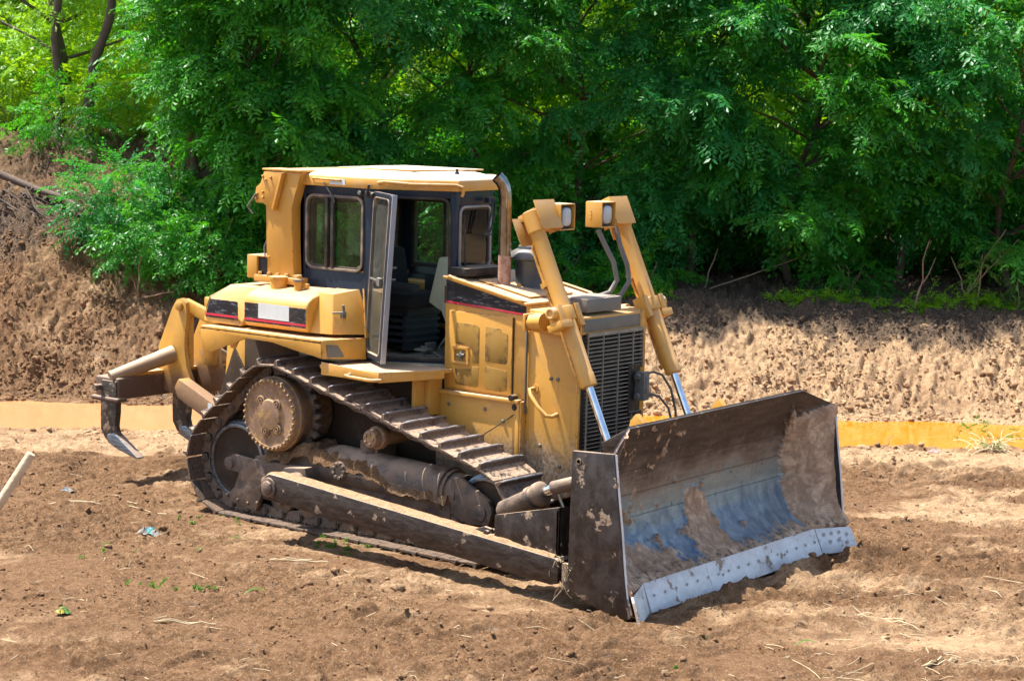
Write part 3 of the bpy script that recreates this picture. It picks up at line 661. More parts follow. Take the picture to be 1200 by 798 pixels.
# dry stems leaning out of the undergrowth
def stems(name, s, t, specs, lb, cat, mat='twig', r=.012, grp=None):
    b = G(s, t, -.02); m = MB()
    for ds, h, dt in specs: m.tube(wander((0, 0, 0), (SR[0]*ds+SF[0]*dt, SR[1]*ds+SF[1]*dt, h), 7, .03), [r*(1-.65*i/7) for i in range(8)], 5)
    o = m.build(name, mat, bevel=0); o.location = b; tag(o, lb, cat, grp); return o
GS = 'dry stems leaning at the edge of the undergrowth'
stems('dead_sapling', 5.35, 27.7, [(.15, .95, -.1), (.28, .7, .1)], 'tall forked dry stem on the dark terrace, right of the blade top', 'dry stem', grp=GS)
stems('dead_sapling', 6.1, 28.0, [(.5, .9, 0), (.75, .75, .3), (-.2, .5, .1)], 'three thin stems fanning out of the green weeds near the right edge', 'dry stem', grp=GS)
stems('dead_sapling', 2.6, 28.6, [(1.5, .55, .2), (.2, .6, 0)], 'long thin branch reaching right beneath the trees', 'dry stem', grp=GS)
stems('dead_sapling', -4.85, 26.9, [(.02, .55, 0), (-.05, .3, -.2), (.5, .12, -.3)], 'pale dead stem at the foot of the left bushes', 'dry stem', grp=GS)
def sapling(s, t, h, lb):
    b = G(s, t, -.02); root = empty('sapling', b, lb, 'sapling', 'saplings on the terrace'); m = MB(); m.tube(wander((0, 0, 0), (.03, 0, h), 5, .02), [.012, .011, .01, .008, .006, .004], 6); m.build('stem', 'twig', root, bevel=0)
    n = 26; q = RNG.normal(size=(n, 3)); crown_mesh('leaves', q*[.07, .07, .14]+[0.03, 0, h*.82], q+[0, 0, .2], RNG.uniform(.35, .5, n), 'sprout', root, SPR_SMALL)
sapling(6.2, 27.7, .72, 'short sapling with bright green leaves on the terrace near the right edge')
sapling(6.75, 27.8, .6, 'leaning bright sapling growing out of the weeds at far right')
# undercut with exposed roots at far left
def roots():
    m = MB()
    for k in range(80):
        s = random.uniform(-8.4, -5.9); t = 28.6+random.uniform(-.5, .3); L = random.uniform(.3, 1.1)
        p = G(s, t, random.uniform(.0, .25)); q = G(s+random.uniform(-.2, .8)*L, t-random.uniform(.1, .7)*L, .02)
        m.tube(wander(p, q, 6, .05), [random.uniform(.006, .018)*(1-.6*i/6) for i in range(7)], 5, caps=False)
    tag(m.build('exposed_roots', 'bark', bevel=0), 'tangle of dark exposed roots in the undercut bank at far left', 'roots')
    m = MB(); p = [G(-8.3, 29.2, .35), G(-7.2, 28.95, .30), G(-6.6, 28.75, .16), G(-6.2, 28.5, .1), G(-5.6, 28.1, .03), G(-5.3, 27.9, -.02)]
    m.tube(p, [.06, .055, .05, .04, .03, .02], 10); tag(m.build('fallen_log', 'bark', bevel=0), 'dark fallen trunk lying down the bank at far left', 'log')
roots()
# ================================================================== BULLDOZER (x forward, y to its left, z up)
BZ = empty('bulldozer', (0, 0, 0), 'yellow crawler bulldozer with open cab door, wide front blade and rear ripper', 'bulldozer')
def blk(name, mat, args, parent=BZ, **k): m = MB(); m.box(*args); return m.build(name, mat, parent, **k)

# ---- crawler tracks
def hull_path(circ):
    P = []
    for cx, cz, r in circ: P += [(cx+r*math.cos(a), cz+r*math.sin(a)) for a in np.linspace(0, 2*PI, 240, endpoint=False)]
    P = sorted(set(P)); cr = lambda o, a, b: (a[0]-o[0])*(b[1]-o[1])-(a[1]-o[1])*(b[0]-o[0])
    def half(Q):
        h = []
        for p in Q:
            while len(h) > 1 and cr(h[-2], h[-1], p) <= 0: h.pop()
            h.append(p)
        return h
    H = half(P)[:-1]+half(P[::-1])[:-1]; return np.array(H)     # counter-clockwise seen from -y
H = hull_path([(-.57, .495, .445), (0, 1.0, .44), (2.33, .45, .39)])
Hc = np.vstack([H, H[:1]]); seg = np.linalg.norm(np.diff(Hc, axis=0), axis=1); cum = np.concatenate([[0], np.cumsum(seg)]); LEN = cum[-1]
NS = 40; PITCH = LEN/NS
def on_path(u):
    u %= LEN; i = min(np.searchsorted(cum, u, 'right')-1, len(seg)-1); return Hc[i]+(Hc[i+1]-Hc[i])*((u-cum[i])/seg[i])
def shoe_mesh():
    m = MB(); p = PITCH; g = -.36*p                       # local x along travel, z outwards
    prof = [(-.465*p, 0), (-.465*p, .018), (g-.016, .020), (g-.009, .080), (g+.009, .081), (g+.022, .022), (.30*p, .018), (.475*p, .012), (.475*p, -.002), (.3*p, 0)]
    n = 9; ys = [-.28+.56*k/(n-1) for k in range(n)]; vs = []
    for k, y in enumerate(ys):
        e = abs(y)/.28
        for q, (x, z) in enumerate(prof):
            zz = z - (.014*max(0, e-.8)/.2 if z > .06 else 0) + (random.uniform(-.003, .003) if z > .06 else 0)
            vs.append((x, y, zz))
    c = len(prof); fs = [(k*c+i, k*c+(i+1) % c, (k+1)*c+(i+1) % c, (k+1)*c+i) for k in range(n-1) for i in range(c)]
    fs += [tuple(range(c)), tuple(range((n-1)*c, n*c))[::-1]]
    m.add(vs, fs); return m.mesh('track_shoe', 'shoe', bevel=.002, seg=1)
def link_mesh():
    m = MB(); p = PITCH
    for y in (-.085, .085):
        m.xz([(-.62*p, -.085), (-.45*p, -.105), (.1*p, -.088), (.45*p, -.105), (.60*p, -.085), (.60*p, -.03), (.42*p, -.004), (-.42*p, -.004), (-.62*p, -.03)], y-.018, y+.018)
        m.cyl((-.5*p, y-.035, -.055), (-.5*p, y+.035, -.055), .040, seg=14)
        for x in (-.18, .2): m.cyl((x*p, y-.026, -.012), (x*p, y+.026, -.012), .017, seg=8)
    m.cyl((-.5*p, -.13, -.055), (-.5*p, .13, -.055), .026, seg=12)
    return m.mesh('track_link', 'steel_mud', bevel=.002, seg=1)
SHOE, LINK = shoe_mesh(), link_mesh()
IDL = None
def side(sy):
    yc = sy*.94
    T = bpy.data.objects.new('crawler_track', None); COL.objects.link(T); T.parent = BZ; T.location = (0, yc, 0)
    s0 = None; l0 = None
    for k in range(NS):
        a, b = on_path(k*PITCH), on_path((k+1)*PITCH); c = (a+b)/2; d = (b-a)/np.linalg.norm(b-a)
        X = Vector((-d[0], 0, -d[1])); Z = Vector((d[1], 0, -d[0])); Y = Z.cross(X)
        mw = Matrix(((X.x, Y.x, Z.x, c[0]), (X.y, Y.y, Z.y, 0), (X.z, Y.z, Z.z, c[1]), (0, 0, 0, 1)))
        for me, nm in ((SHOE, 'track_shoe'), (LINK, 'track_link')):
            if k == 0:
                o = bpy.data.objects.new(nm, me)
                if nm == 'track_shoe': s0 = o
                else: l0 = o
            else: o = (s0 if nm == 'track_shoe' else l0).copy()
            COL.objects.link(o); o.parent = T
            o.matrix_local = mw
    def wheel(x, z, r, prof, name, mat):
        m = MB(); m.lathe(prof, (x, 0, z), (0, 1, 0), 40); o = m.build(name, mat, T, bevel=.003); return o
    for (x, z, r) in ((-.57, .495, .34), (2.33, .45, .285)):
        wheel(x, z, r, [(.05, -.12), (.07, -.12), (.07, -.075), (r*.62, -.05), (r*.86, -.06), (r*.9, -.085), (r, -.085), (r, -.055), (r+.025, -.045), (r+.025, .045), (r, .055), (r, .085), (r*.9, .085), (r*.86, .06), (r*.62, .05), (.07, .075), (.05, .12)], 'idler_wheel', ['case', 'steel_blue'])
    for o in T.children:
        if o.name.startswith('idler_wheel'):
            me = o.data; cx = -.57 if min(v.co.x for v in me.vertices) < 0 else 2.33; cz = .49 if cx < 0 else .45; rr = .34 if cx < 0 else .285
            for p in me.polygons:
                if math.hypot(p.center.x-cx, p.center.z-cz) > rr*.93: p.material_index = 1
    for k in range(7):
        x = .03+k*.325; z = .245
        m = MB(); m.lathe([(.03, -.16), (.055, -.16), (.06, -.12), (.135, -.115), (.14, -.075), (.115, -.07), (.115, .07), (.14, .075), (.135, .115), (.06, .12), (.055, .16), (.03, .16)], (x, 0, z), (0, 1, 0), 26)
        m.build('track_roller', 'steel_mud', T, bevel=.003)
    m = MB(); m.lathe([(.02, -.235), (.05, -.24), (.075, -.23), (.08, -.16), (.10, -.15), (.10, -.1), (.075, -.09), (.075, .2), (.02, .2)], (1.18, 0, .93), (0, 1, 0), 28)
    for a in range(5): m.cyl((1.18+.045*math.cos(a*1.256), -.25, .93+.045*math.sin(a*1.256)), (1.18+.045*math.cos(a*1.256), -.225, .93+.045*math.sin(a*1.256)), .012, seg=8)
    m.build('carrier_roller', 'rust', T, bevel=.003)
    # roller frame, tension cylinder, forks
    m = MB(); o_ = lambda y0, y1: (y0-yc*0, y1)
    ys = (-.135, .14) if sy < 0 else (-.14, .135)
    m.xz([(-.28, .32), (-.30, .58), (.3, .70), (1.9, .62), (2.0, .50), (2.0, .34)], -.13, .13)
    m.build('track_frame', 'steel_mud', T, bevel=.015)
    m = MB(); m.cyl((.62, 0, .60), (1.95, 0, .56), .185, .18, 36); m.cyl((.5, 0, .60), (.62, 0, .60), .15, .185, 36)
    m.lathe([(.185, 0), (.20, .005), (.20, .05), (.185, .055)], (1.86, 0, .563), (1, 0, -.03), 36)
    m.cyl((.98, 0, .74), (.98, 0, .83), .075, seg=20); m.box(.88, 1.08, -.02, .22, .7, .86)
    m.box(.55, .85, -.16, .16, .52, .66)
    m.build('tension_cylinder', 'steel_mud', T, bevel=.006)
    m = MB(); m.cyl((1.94, 0, .56), (2.06, 0, .55), .16, seg=30)
    m.xz([(2.02, .40), (2.02, .70), (2.12, .71), (2.42, .56), (2.46, .48), (2.42, .36), (2.2, .34)], -.15, -.105); m.xz([(2.02, .40), (2.02, .70), (2.12, .71), (2.42, .56), (2.46, .48), (2.42, .36)], .105, .15)
    m.cyl((2.33, -.165, .45), (2.33, .165, .45), .07, seg=18)
    m.build('idler_fork', 'steel_mud', T, bevel=.006)
    m = MB()
    for s2 in (-1, 1):
        y0, y1 = sorted((s2*.135, s2*.185))
        m.xz([(-.60, .43), (-.61, .53), (-.52, .575), (-.30, .56), (.30, .575), (.42, .55), (.42, .34), (.05, .33), (-.12, .33), (-.17, .22), (-.23, .095), (-.58, .15), (-.60, .19), (-.50, .28), (-.44, .42)], y0, y1)
    m.cyl((-.56, -.2, .495), (-.56, .2, .495), .055, seg=18)
    for x, z in ((-.58, .2), (-.45, .17), (-.32, .16), (-.2, .18)): m.cyl((x, -.2, z), (x, -.18, z), .016, seg=6)
    m.build('rear_idler_arm', 'steel_mud', T, bevel=.008)
    m = MB(); m.cyl((.80, sy*.20 if sy > 0 else -.20, .60), (.80, 0, .60), .085, seg=26)
    for a in range(9): m.cyl((.80+.062*math.cos(a*.698), sy*.215, .60+.062*math.sin(a*.698)), (.80+.062*math.cos(a*.698), sy*.19, .60+.062*math.sin(a*.698)), .019, seg=8)
    m.build('pivot_cap', 'steel_mud', T, bevel=.003)
    # soil resting on the frame
    n = 46; gx = np.linspace(-.1, 2.0, n*2); gy = np.linspace(-.2, .2, 16); A, Bm = np.meshgrid(gx, gy, indexing='ij')
    hN = vnoise(A*6+sy*3, Bm*6+9, 71, 4, .6); hh = .63+.03*np.sin(A*3)+hN*.12-.9*Bm**2*1.6-.10*sm(A, 1.0, 1.9); hh = np.where(A > .45, hh+.03, hh+.05*np.exp(-((A-.42)/.25)**2)*1.5)
    hh = np.where(np.abs(Bm) > .19, hh-.07, hh)+(vnoise(A*16, Bm*16+3, 77, 3)-.5)*.05
    V = np.stack([A, Bm, hh], -1).reshape(-1, 3); a = (np.arange(len(gx)-1)[:, None]*16+np.arange(15)[None]).ravel()
    o = npmesh('soil_pile', V, np.stack([a, a+16, a+17, a+1], -1), 'soil', T, {'dry': ('POINT', np.full(len(V), .28)), 'humus_shade': ('POINT', np.zeros(len(V))), 'green': ('POINT', np.zeros(len(V)))}, True)
    # final drive with sprocket
    F = bpy.data.objects.new('final_drive', None); COL.objects.link(F); F.parent = BZ
    y = lambda v: sy*v
    m = MB(); m.lathe([(.2, -.5), (.30, -.48), (.31, -.15), (.335, -.10), (.335, -.055), (.325, -.05), (.318, 0.), (.285, .012), (.275, .004), (.14, .0), (.13, .02), (.02, .02)][::1], (0, y(1.18), 1.0), (0, sy, 0), 56)
    m.build('drive_housing', 'rust', F, bevel=.003)
    b0 = MB().lathe([(.013, 0), (.013, .012), (.009, .018)], (0, 0, 0), (0, sy, 0), 8).build('bolt', 'rust', F, bevel=.0)
    for k in range(36):
        a = k*2*PI/36; o = b0 if k == 0 else b0.copy(); o.location = (.302*math.cos(a), y(1.185), 1+.302*math.sin(a))
        if k: COL.objects.link(o); o.parent = F
    for k, (ax, az) in enumerate(((-.10, .115), (.095, .10), (.105, -.115), (-.04, -.15))):
        m = MB(); m.lathe([(.048, 0), (.048, .012), (.036, .016), (.034, .004), (.022, .004), (.022, .018), (.012, .018), (.011, .006), (.002, .006)], (ax, y(1.184), 1+az), (0, sy, 0), 20); m.build('drain_plug', 'rust', F, bevel=0)
    m = MB(); nt_ = 26; P = []
    for k in range(nt_):
        for f_, r_ in ((-.30, .345), (-.14, .40), (.14, .40), (.30, .345)): a = (k+f_)*2*PI/nt_; P.append((r_*math.cos(a), 1+r_*math.sin(a)))
    m.xz(P, y(.94)-.03, y(.94)+.03); m.build('sprocket', 'steel_mud', F, bevel=.004)
side(-1); side(1)

# ---- main body
class both:
    def __init__(s, m): s.m = m
    def build(s, *a, **k):
        n = MB(); n.V = [(x, -y, z) for x, y, z in s.m.V]; n.F = [f[::-1] for f in s.m.F]; n.I = list(s.m.I); s.m.build(*a, **k); return n.build(*a, **k)
m = MB(); m.box(-.98, .28, -.545, .545, .56, 1.66); m.box(-.95, 1.36, -.54, .54, .55, 1.44); m.xz([(-1.0, .6), (-1.0, 1.5), (-1.25, 1.4), (-1.3, .55)], -.35, .35); m.box(-.2, .9, -.66, -.5, .62, 1.1); m.box(-.2, .9, .5, .66, .62, 1.1)
m.build('rear_case', 'case', BZ, bevel=.012)
m = MB(); m.xz([(1.30, .48), (1.30, 1.31), (2.285, 1.30), (2.285, .48)], -.52, .52); m.xz([(2.28, .50), (2.28, 2.075), (2.82, 2.045), (2.82, .58), (2.6, .5)], -.46, .46)
m.build('main_frame', 'yellow_body', BZ, bevel=.012)
m = MB(); m.box(1.33, 2.27, -.55, -.49, 1.285, 1.315); m.box(1.34, 1.40, -.66, -.5, 1.1, 1.5); m.box(2.23, 2.27, -.530, -.5, .7, 1.29); both(m).build('frame_lip', 'yellow_top', BZ)
m = MB(); m.box(2.288, 2.30, -.487, -.465, 1.20, 1.97); both(m).build('side_seam_strip', 'grey', BZ, bevel=.002)
m = MB(); m.tube([(2.38, -.46, 1.42), (2.37, -.52, 1.415), (2.40, -.545, 1.38), (2.48, -.55, 1.29), (2.57, -.55, 1.22), (2.61, -.52, 1.215), (2.62, -.46, 1.23)], .017, 10); m.lathe([(.04, 0), (.04, .008)], (2.38, -.468, 1.42), (0, 1, 0), 14); both(m).build('grab_handle', 'yellow', BZ, bevel=0)
m = MB(); m.tube([(2.25, -.50, 1.22), (2.1, -.56, 1.1), (1.95, -.58, 1.0), (1.9, -.6, .9)], .005, 6); m.cyl((2.22, -.53, 1.25), (2.22, -.49, 1.25), .028, seg=16); m.cyl((2.20, -.56, 1.33), (2.20, -.49, 1.33), .025, seg=14); both(m).build('cable', 'black', BZ, bevel=0)
m = MB()
for x, z in ((2.62, 1.52), (2.55, 1.52), (2.45, .95), (2.1, 1.12), (1.9, 1.2), (1.5, 1.2), (2.66, .8)): m.lathe([(.016, 0), (.016, .01), (.008, .016)], (x, -.462 if x > 2.3 else -.522, z), (0, -1, 0), 8)
both(m).build('frame_bolt', 'grey', BZ, bevel=0)

# ---- hood with engine doors
HD = MB().xz([(1.39, 1.31), (1.39, 2.265), (2.29, 2.095), (2.29, 1.31)], -.465, .465).build('hood', 'yellow_body', BZ, bevel=.01)
m = MB(); m.ext([(1.37, -.485, 2.268), (2.285, -.485, 2.098), (2.285, .485, 2.098), (1.37, .485, 2.268)], (0, 0, .022)); m.build('hood_top', 'yellow_top', HD, bevel=.006)
m = MB(); m.ext([(1.62, -.30, 2.250), (2.18, -.30, 2.146), (2.18, .30, 2.146), (1.62, .30, 2.250)], (0, 0, .012)); m.build('access_plate', 'yellow_top', HD, bevel=.003)
m = MB(); m.tube([(1.47, -.43, 2.27), (1.46, -.50, 2.29), (1.52, -.51, 2.275), (2.0, -.51, 2.185), (2.22, -.51, 2.142), (2.24, -.49, 2.135), (2.25, -.40, 2.115)], .013, 8); both(m).build('hood_rail', 'yellow_top', HD, bevel=0)
def decal_side(sy):
    m = MB(); y0, y1 = sorted((sy*.466, sy*.4695)); m.xz([(1.40, 2.055), (1.40, 2.255), (2.275, 2.092), (2.275, 2.015)], y0, y1); d = m.build('side_decal', 'decal', HD, bevel=0)
    m = MB(); y0, y1 = sorted((sy*.4695, sy*.4725)); m.xz([(1.40, 2.058), (1.40, 2.076), (2.275, 2.034), (2.275, 2.018)], y0, y1); m.build('red_stripe', 'red', HD, bevel=0)
    m = MB(); y0, y1 = sorted((sy*.466, sy*.486)); m.box(1.452, 2.145, y0, y1, 1.335, 1.995); D = m.build('engine_door', 'yellow_body', HD, bevel=.006)
    f = sy*.488; y0, y1 = sorted((sy*.4855, sy*.489))
    def S(poly): MB().xz(poly, y0, y1).build('screen', 'screen', HD, bevel=.001)
    c = .02
    S([(1.53, 1.72), (1.53, 1.905-c), (1.53+c, 1.905), (1.79-c, 1.895), (1.79, 1.895-c), (1.79, 1.57), (1.72, 1.57), (1.72, 1.67), (1.70, 1.70)])
    S([(1.53, 1.385), (1.53, 1.50), (1.70, 1.515), (1.72, 1.54), (1.79, 1.54), (1.79, 1.38), (1.77, 1.365), (1.55, 1.37)])
    S([(1.86, 1.60), (1.86, 1.885), (1.88, 1.895), (2.02, 1.885), (2.04, 1.86), (2.09, 1.855), (2.10, 1.84), (2.10, 1.61), (2.08, 1.59)])
    S([(1.86, 1.38), (1.86, 1.545), (1.88, 1.555), (2.09, 1.54), (2.10, 1.52), (2.10, 1.37), (2.03, 1.355), (1.88, 1.36)])
    m = MB(); fr = MB().frame((1.50, sy*.487, 1.545), (1, 0, 0), (0, 0, 1), .185, .155, .02, .028, .012*(1 if sy < 0 else -1)); m.add(fr.V, fr.F)
    for x, z in ((1.51, 1.555), (1.51, 1.69), (1.675, 1.555), (1.675, 1.69)): m.lathe([(.008, 0), (.008, .016)], (x, sy*.487, z), (0, sy, 0), 8)
    L = m.build('door_latch', 'yellow', HD, bevel=.001)
    MB().box(1.528, 1.657, *sorted((sy*.4865, sy*.4885)), 1.573, 1.672).build('latch_recess', 'screen', HD, bevel=0)
    m = MB(); m.cyl((1.56, sy*.5, 1.62), (1.64, sy*.5, 1.63), .012, seg=8); m.cyl((1.6, sy*.488, 1.625), (1.6, sy*.512, 1.625), .02, seg=10); m.box(1.59, 1.615, *sorted((sy*.49, sy*.5)), 1.585, 1.66); m.build('latch_handle', 'grey', HD, bevel=.001)
    MB().box(2.148, 2.154, *sorted((sy*.466, sy*.478)), 1.34, 1.99).build('door_gap', 'black', HD, bevel=0)
decal_side(-1); decal_side(1)
m = MB(); m.xy([(1.37, -.40), (1.56, -.40), (1.60, -.33), (1.60, .06), (1.56, .12), (1.37, .12)], 2.285, 2.355); m.build('dash_box', 'black', HD, bevel=.012)

# ---- radiator guard and grille
G_ = MB()
G_.box(2.82, 2.835, -.46, -.435, .62, 2.05); G_.box(2.82, 2.84, .395, .46, .62, 2.05); G_.box(2.82, 2.84, -.435, .395, 1.905, 2.045); G_.box(2.82, 2.838, -.435, .395, .6, .70)
RG = G_.build('radiator_guard', 'yellow', BZ, bevel=.003)
MB().box(2.84, 2.844, -.425, .372, 1.925, 2.028).build('name_panel', 'grey', RG, bevel=.001)
MB().box(2.822, 2.827, -.434, .394, .70, 1.904).build('radiator_core', 'black', RG, bevel=0)
m = MB(); zt = 1.885; y0g, y1g = -.39, .385
for k in range(37):
    z = zt-k*.033; cut = 1.20 < z < 1.575
    yy = .20 if cut else y1g
    m.obox((2.852, (y0g+yy)/2, z), (.016, 0, .004), (0, (yy-y0g)/2, 0), (-.0005, 0, .0034))
for yv in (y0g, -.18, .035, .245, y1g):
    if yv == .245: m.box(2.858, 2.872, yv-.004, yv+.004, 1.575, 1.905); m.box(2.858, 2.872, yv-.004, yv+.004, .68, 1.20)
    elif yv == y1g: m.box(2.84, 2.872, yv-.004, yv+.004, 1.575, 1.905); m.box(2.84, 2.872, yv-.004, yv+.004, .68, 1.20)
    else: m.box(2.858, 2.872, yv-.004, yv+.004, .68, 1.905)
m.box(2.838, 2.868, y0g, y1g, 1.893, 1.915)
m.build('grille', 'slat', RG, bevel=0)
m = MB(); m.box(2.836, 2.842, .19, .385, 1.19, 1.60)
for b in ((.185, .2, 1.19, 1.60), (.185, .38, 1.19, 1.205), (.185, .38, 1.59, 1.605)): m.box(2.84, 2.875, b[0], b[1], b[2], b[3])
m.build('hook_recess', 'black', RG, bevel=.004)
m = MB(); m.box(2.85, 2.95, .30, .38, 1.30, 1.54); m.cyl((2.95, .34, 1.36), (2.95, .34, 1.50), .022, seg=12); m.cyl((2.89, .27, 1.33), (2.89, .4, 1.33), .03, seg=12); m.cyl((2.89, .27, 1.5), (2.89, .4, 1.5), .03, seg=12)
m.build('hose_bracket', 'grey', RG, bevel=.006)
m = MB(); m.tube([(2.92, .36, 1.52), (2.93, .46, 1.53), (2.96, .55, 1.50), (3.02, .60, 1.38), (3.06, .62, 1.2), (3.08, .62, 1.0)], .011, 8)
m.tube([(2.92, .36, 1.34), (2.94, .44, 1.34), (2.97, .5, 1.32), (3.02, .57, 1.22), (3.05, .585, 1.1), (3.06, .58, .95)], .011, 8); m.build('front_hose', 'hose', RG, bevel=0)
m = MB(); m.tube([(2.52, -.12, 2.10), (2.46, -.2, 2.12), (2.4, -.25, 2.1), (2.38, -.28, 2.09)], .02, 8); m.build('top_hose', 'hose', RG, bevel=0)
m = MB(); m.box(2.47, 2.80, -.33, .15, 2.075, 2.185); m.box(2.50, 2.76, -.30, .12, 2.18, 2.19)
m.build('valve_box', 'grey', RG, bevel=.006)

# ---- exhaust stack, air pre-cleaner
m = MB(); P = [(1.80, -.18, 2.20), (1.80, -.18, 2.75), (1.80, -.18, 2.90), (1.798, -.182, 3.0), (1.79, -.195, 3.06), (1.775, -.215, 3.105), (1.75, -.245, 3.145)]
m.tube(P, .055, 28, caps=False); m.tube(P, .049, 28, caps=False)
n = 28; o0 = 6*n; m.F += [(o0+k, o0+(k+1) % n, 7*n+o0+(k+1) % n, 7*n+o0+k) for k in range(n)]; m.I += [0]*n
ST = m.build('exhaust_stack', 'stack', BZ, bevel=0)
m = MB(); m.lathe([(.072, .002), (.072, .02), (.12, .024), (.12, .034), (.068, .036)], (1.80, -.18, 2.195), (.18, 0, .98), 26); m.cyl((1.9, -.1, 2.2), (1.9, -.1, 2.23), .018, seg=6); m.cyl((1.72, -.27, 2.22), (1.72, -.27, 2.25), .018, seg=6); m.build('stack_flange', 'yellow_top', BZ, bevel=0)
m = MB(); m.lathe([(.155, 0), (.165, .015), (.16, .03), (.135, .05), (.13, .10), (.138, .26), (.15, .28), (.19, .29), (.195, .305), (.17, .35), (.12, .375), (.11, .40), (.10, .405), (.001, .41)], (1.885, .075, 2.15), (0, 0, 1), 40)
m.build('pre_cleaner', 'cleaner', BZ, bevel=0)

# ---- lift cylinders with lamps
def liftcyl(sy):
    a = Vector((2.403, sy*.60, 2.885)); b = Vector((3.045, sy*.60, 1.515)); d = (b-a).normalized(); e = Vector((0, 1, 0)); nrm = Vector((-d.z, 0, d.x))
    if nrm.x < 0: nrm = -nrm
    ln = (b-a).length
    m = MB(); m.lathe([(.001, -.01), (.07, -.005), (.078, 0), (.078, .17), (.069, .18), (.066, .2), (.066, ln-.12), (.070, ln-.11), (.070, ln-.01), (.06, ln), (.001, ln)], a, d, 30)
    LC = m.build('lift_cylinder', 'yellow_top', BZ, bevel=.0)
    MB().cyl(b-d*.02, b+d*.86, .032, seg=20).build('cylinder_rod', 'chrome', LC, bevel=0)
    c = b+d*.88; MB().cyl(c-e*.05, c+e*.05, .065, seg=20).build('rod_eye', 'steel_mud', LC, bevel=.004)
    # trunnion yoke halfway down
    q = a+d*(.89); m = MB()
    m.lathe([(.069, -.06), (.083, -.055), (.083, .055), (.069, .06)], q, d, 28)
    for s2 in (-1, 1):
        cc = q+e*s2*.115; m.obox(cc+d*.02, d*.095, e*.028, nrm*.062)
        if s2 == sy: m.lathe([(.052, .0), (.052, .05), (.046, .058), (.03, .06), (.028, .052), (.001, .052)], cc+e*s2*.02-d*.02, e*s2, 24)
    m.obox(q+d*.09+e*sy*.11, d*.03, e*.075, nrm*.075)
    m.build('cylinder_yoke', 'yellow_top', LC, bevel=.008)
    m = MB(); k0 = a+d*.3-nrm*.075+e*sy*.03
    m.tube([a+d*.22-nrm*.05, a+d*.28-nrm*.095, a+d*.45-nrm*.10, a+d*.75-nrm*.095, a+d*.84-nrm*.085], .016, 8)
    m.tube([a+d*.98-nrm*.08, a+d*1.05-nrm*.09, a+d*1.33-nrm*.09, a+d*1.40-nrm*.085, a+d*1.43-nrm*.05], .016, 8)
    m.obox(a+d*.6-nrm*.09, d*.02, e*.03, nrm*.035); m.cyl(a+d*1.40-nrm*.09-e*.01, a+d*1.44-nrm*.085, .028, seg=12)
    m.build('oil_pipe', 'yellow', LC, bevel=0)
    # hood over the cylinder head: front plate, inner cheek, rear flange
    fp = nrm*.10; m = MB(); g = -sy
    y0 = a+e*(-sy*-.03)
    o = a+fp-d*.045
    m.obox(o+e*g*.085+d*.10, d*.125, e*.135, nrm*.004)
    m.obox(o+e*g*.216+d*.10-nrm*.075, d*.125, e*.004, nrm*.075)
    m.obox(a-nrm*.11+d*.13+e*sy*.04, d*.12, e*.085, nrm*.004); m.obox(a-nrm*.06+e*sy*.0-d*.0+d*.02, d*.03, e*.03, nrm*.06)
    m.obox(a-nrm*.0-d*.015+e*g*.04, d*.006, e*.06, nrm*.06)
    m.build('cylinder_cowl', 'yellow_top', LC, bevel=.003)
    # lamp: open box with a rounded lens
    lc = Vector((2.46, sy*.285, 2.845)); w2, h2, dp = .094, .104, .085
    m = MB(); t = .005
    for sgn in (-1, 1): m.obox(lc+e*sgn*w2, (dp, 0, 0), (0, t, 0), (0, 0, h2)); m.obox(lc+Vector((0, 0, sgn*h2)), (dp, 0, 0), (0, w2, 0), (0, 0, t))
    m.obox(lc-Vector((dp, 0, 0)), (t, 0, 0), (0, w2, 0), (0, 0, h2)); m.obox(lc+Vector((-.02, -sy*-.0+sy*.13, -.10)), (.05, 0, 0), (0, .05, 0), (0, 0, .02))
    for z in (-.06, 0, .06): m.lathe([(.006, 0), (.006, .006)], lc+Vector((-.03, -sy*(w2+.004), z*.5)), (0, -sy, 0), 8)
    WL = m.build('work_lamp', 'yellow_top', BZ, bevel=.003)
    fr = MB(); x = lc.x+.055
    fr.rplate((x-.03, lc.y-.078, lc.z-.092), (0, 1, 0), (0, 0, 1), .156, .184, .055, .035); fr.build('lamp_rim', 'black', WL, bevel=.006)
    V = MB(); L = []
    cx = lc.y; N = 20
    def ring(sc, xx): return [(xx, lc.y+.062*sc*(abs(math.cos(a))**.6)*math.copysign(1, math.cos(a)), lc.z+.078*sc*(abs(math.sin(a))**.6)*math.copysign(1, math.sin(a))) for a in (2*PI*k/N+.01 for k in range(N))]
    R_ = [(1, x+.004), (1, x+.012), (.94, x+.020), (.7, x+.027), (.35, x+.031), (.02, x+.032)]
    vs = sum([ring(s_, xx) for s_, xx in R_], []); fs = [(i*N+k, i*N+(k+1) % N, (i+1)*N+(k+1) % N, (i+1)*N+k) for i in range(len(R_)-1) for k in range(N)]
    V.add(vs, fs+[tuple(range(N))]); V.build('lamp_lens', 'lens', WL, bevel=0)
    # flexible hoses from the cylinder head down to the hood
    m = MB()
    if sy < 0: m.tube([(2.46, -.50, 2.72), (2.50, -.50, 2.55), (2.56, -.48, 2.38), (2.60, -.42, 2.24), (2.58, -.34, 2.14), (2.52, -.25, 2.11)], .020, 10)
    else:
        m.tube([(2.50, .20, 2.72), (2.55, .23, 2.6), (2.62, .27, 2.45), (2.66, .27, 2.3), (2.64, .2, 2.2), (2.60, .1, 2.17)], .022, 10)
        m.tube([(2.50, .45, 2.74), (2.56, .44, 2.58), (2.64, .44, 2.42), (2.68, .42, 2.28), (2.66, .33, 2.17), (2.62, .15, 2.13)], .022, 10)
    m.build('cylinder_hose', 'hose', LC, bevel=0)
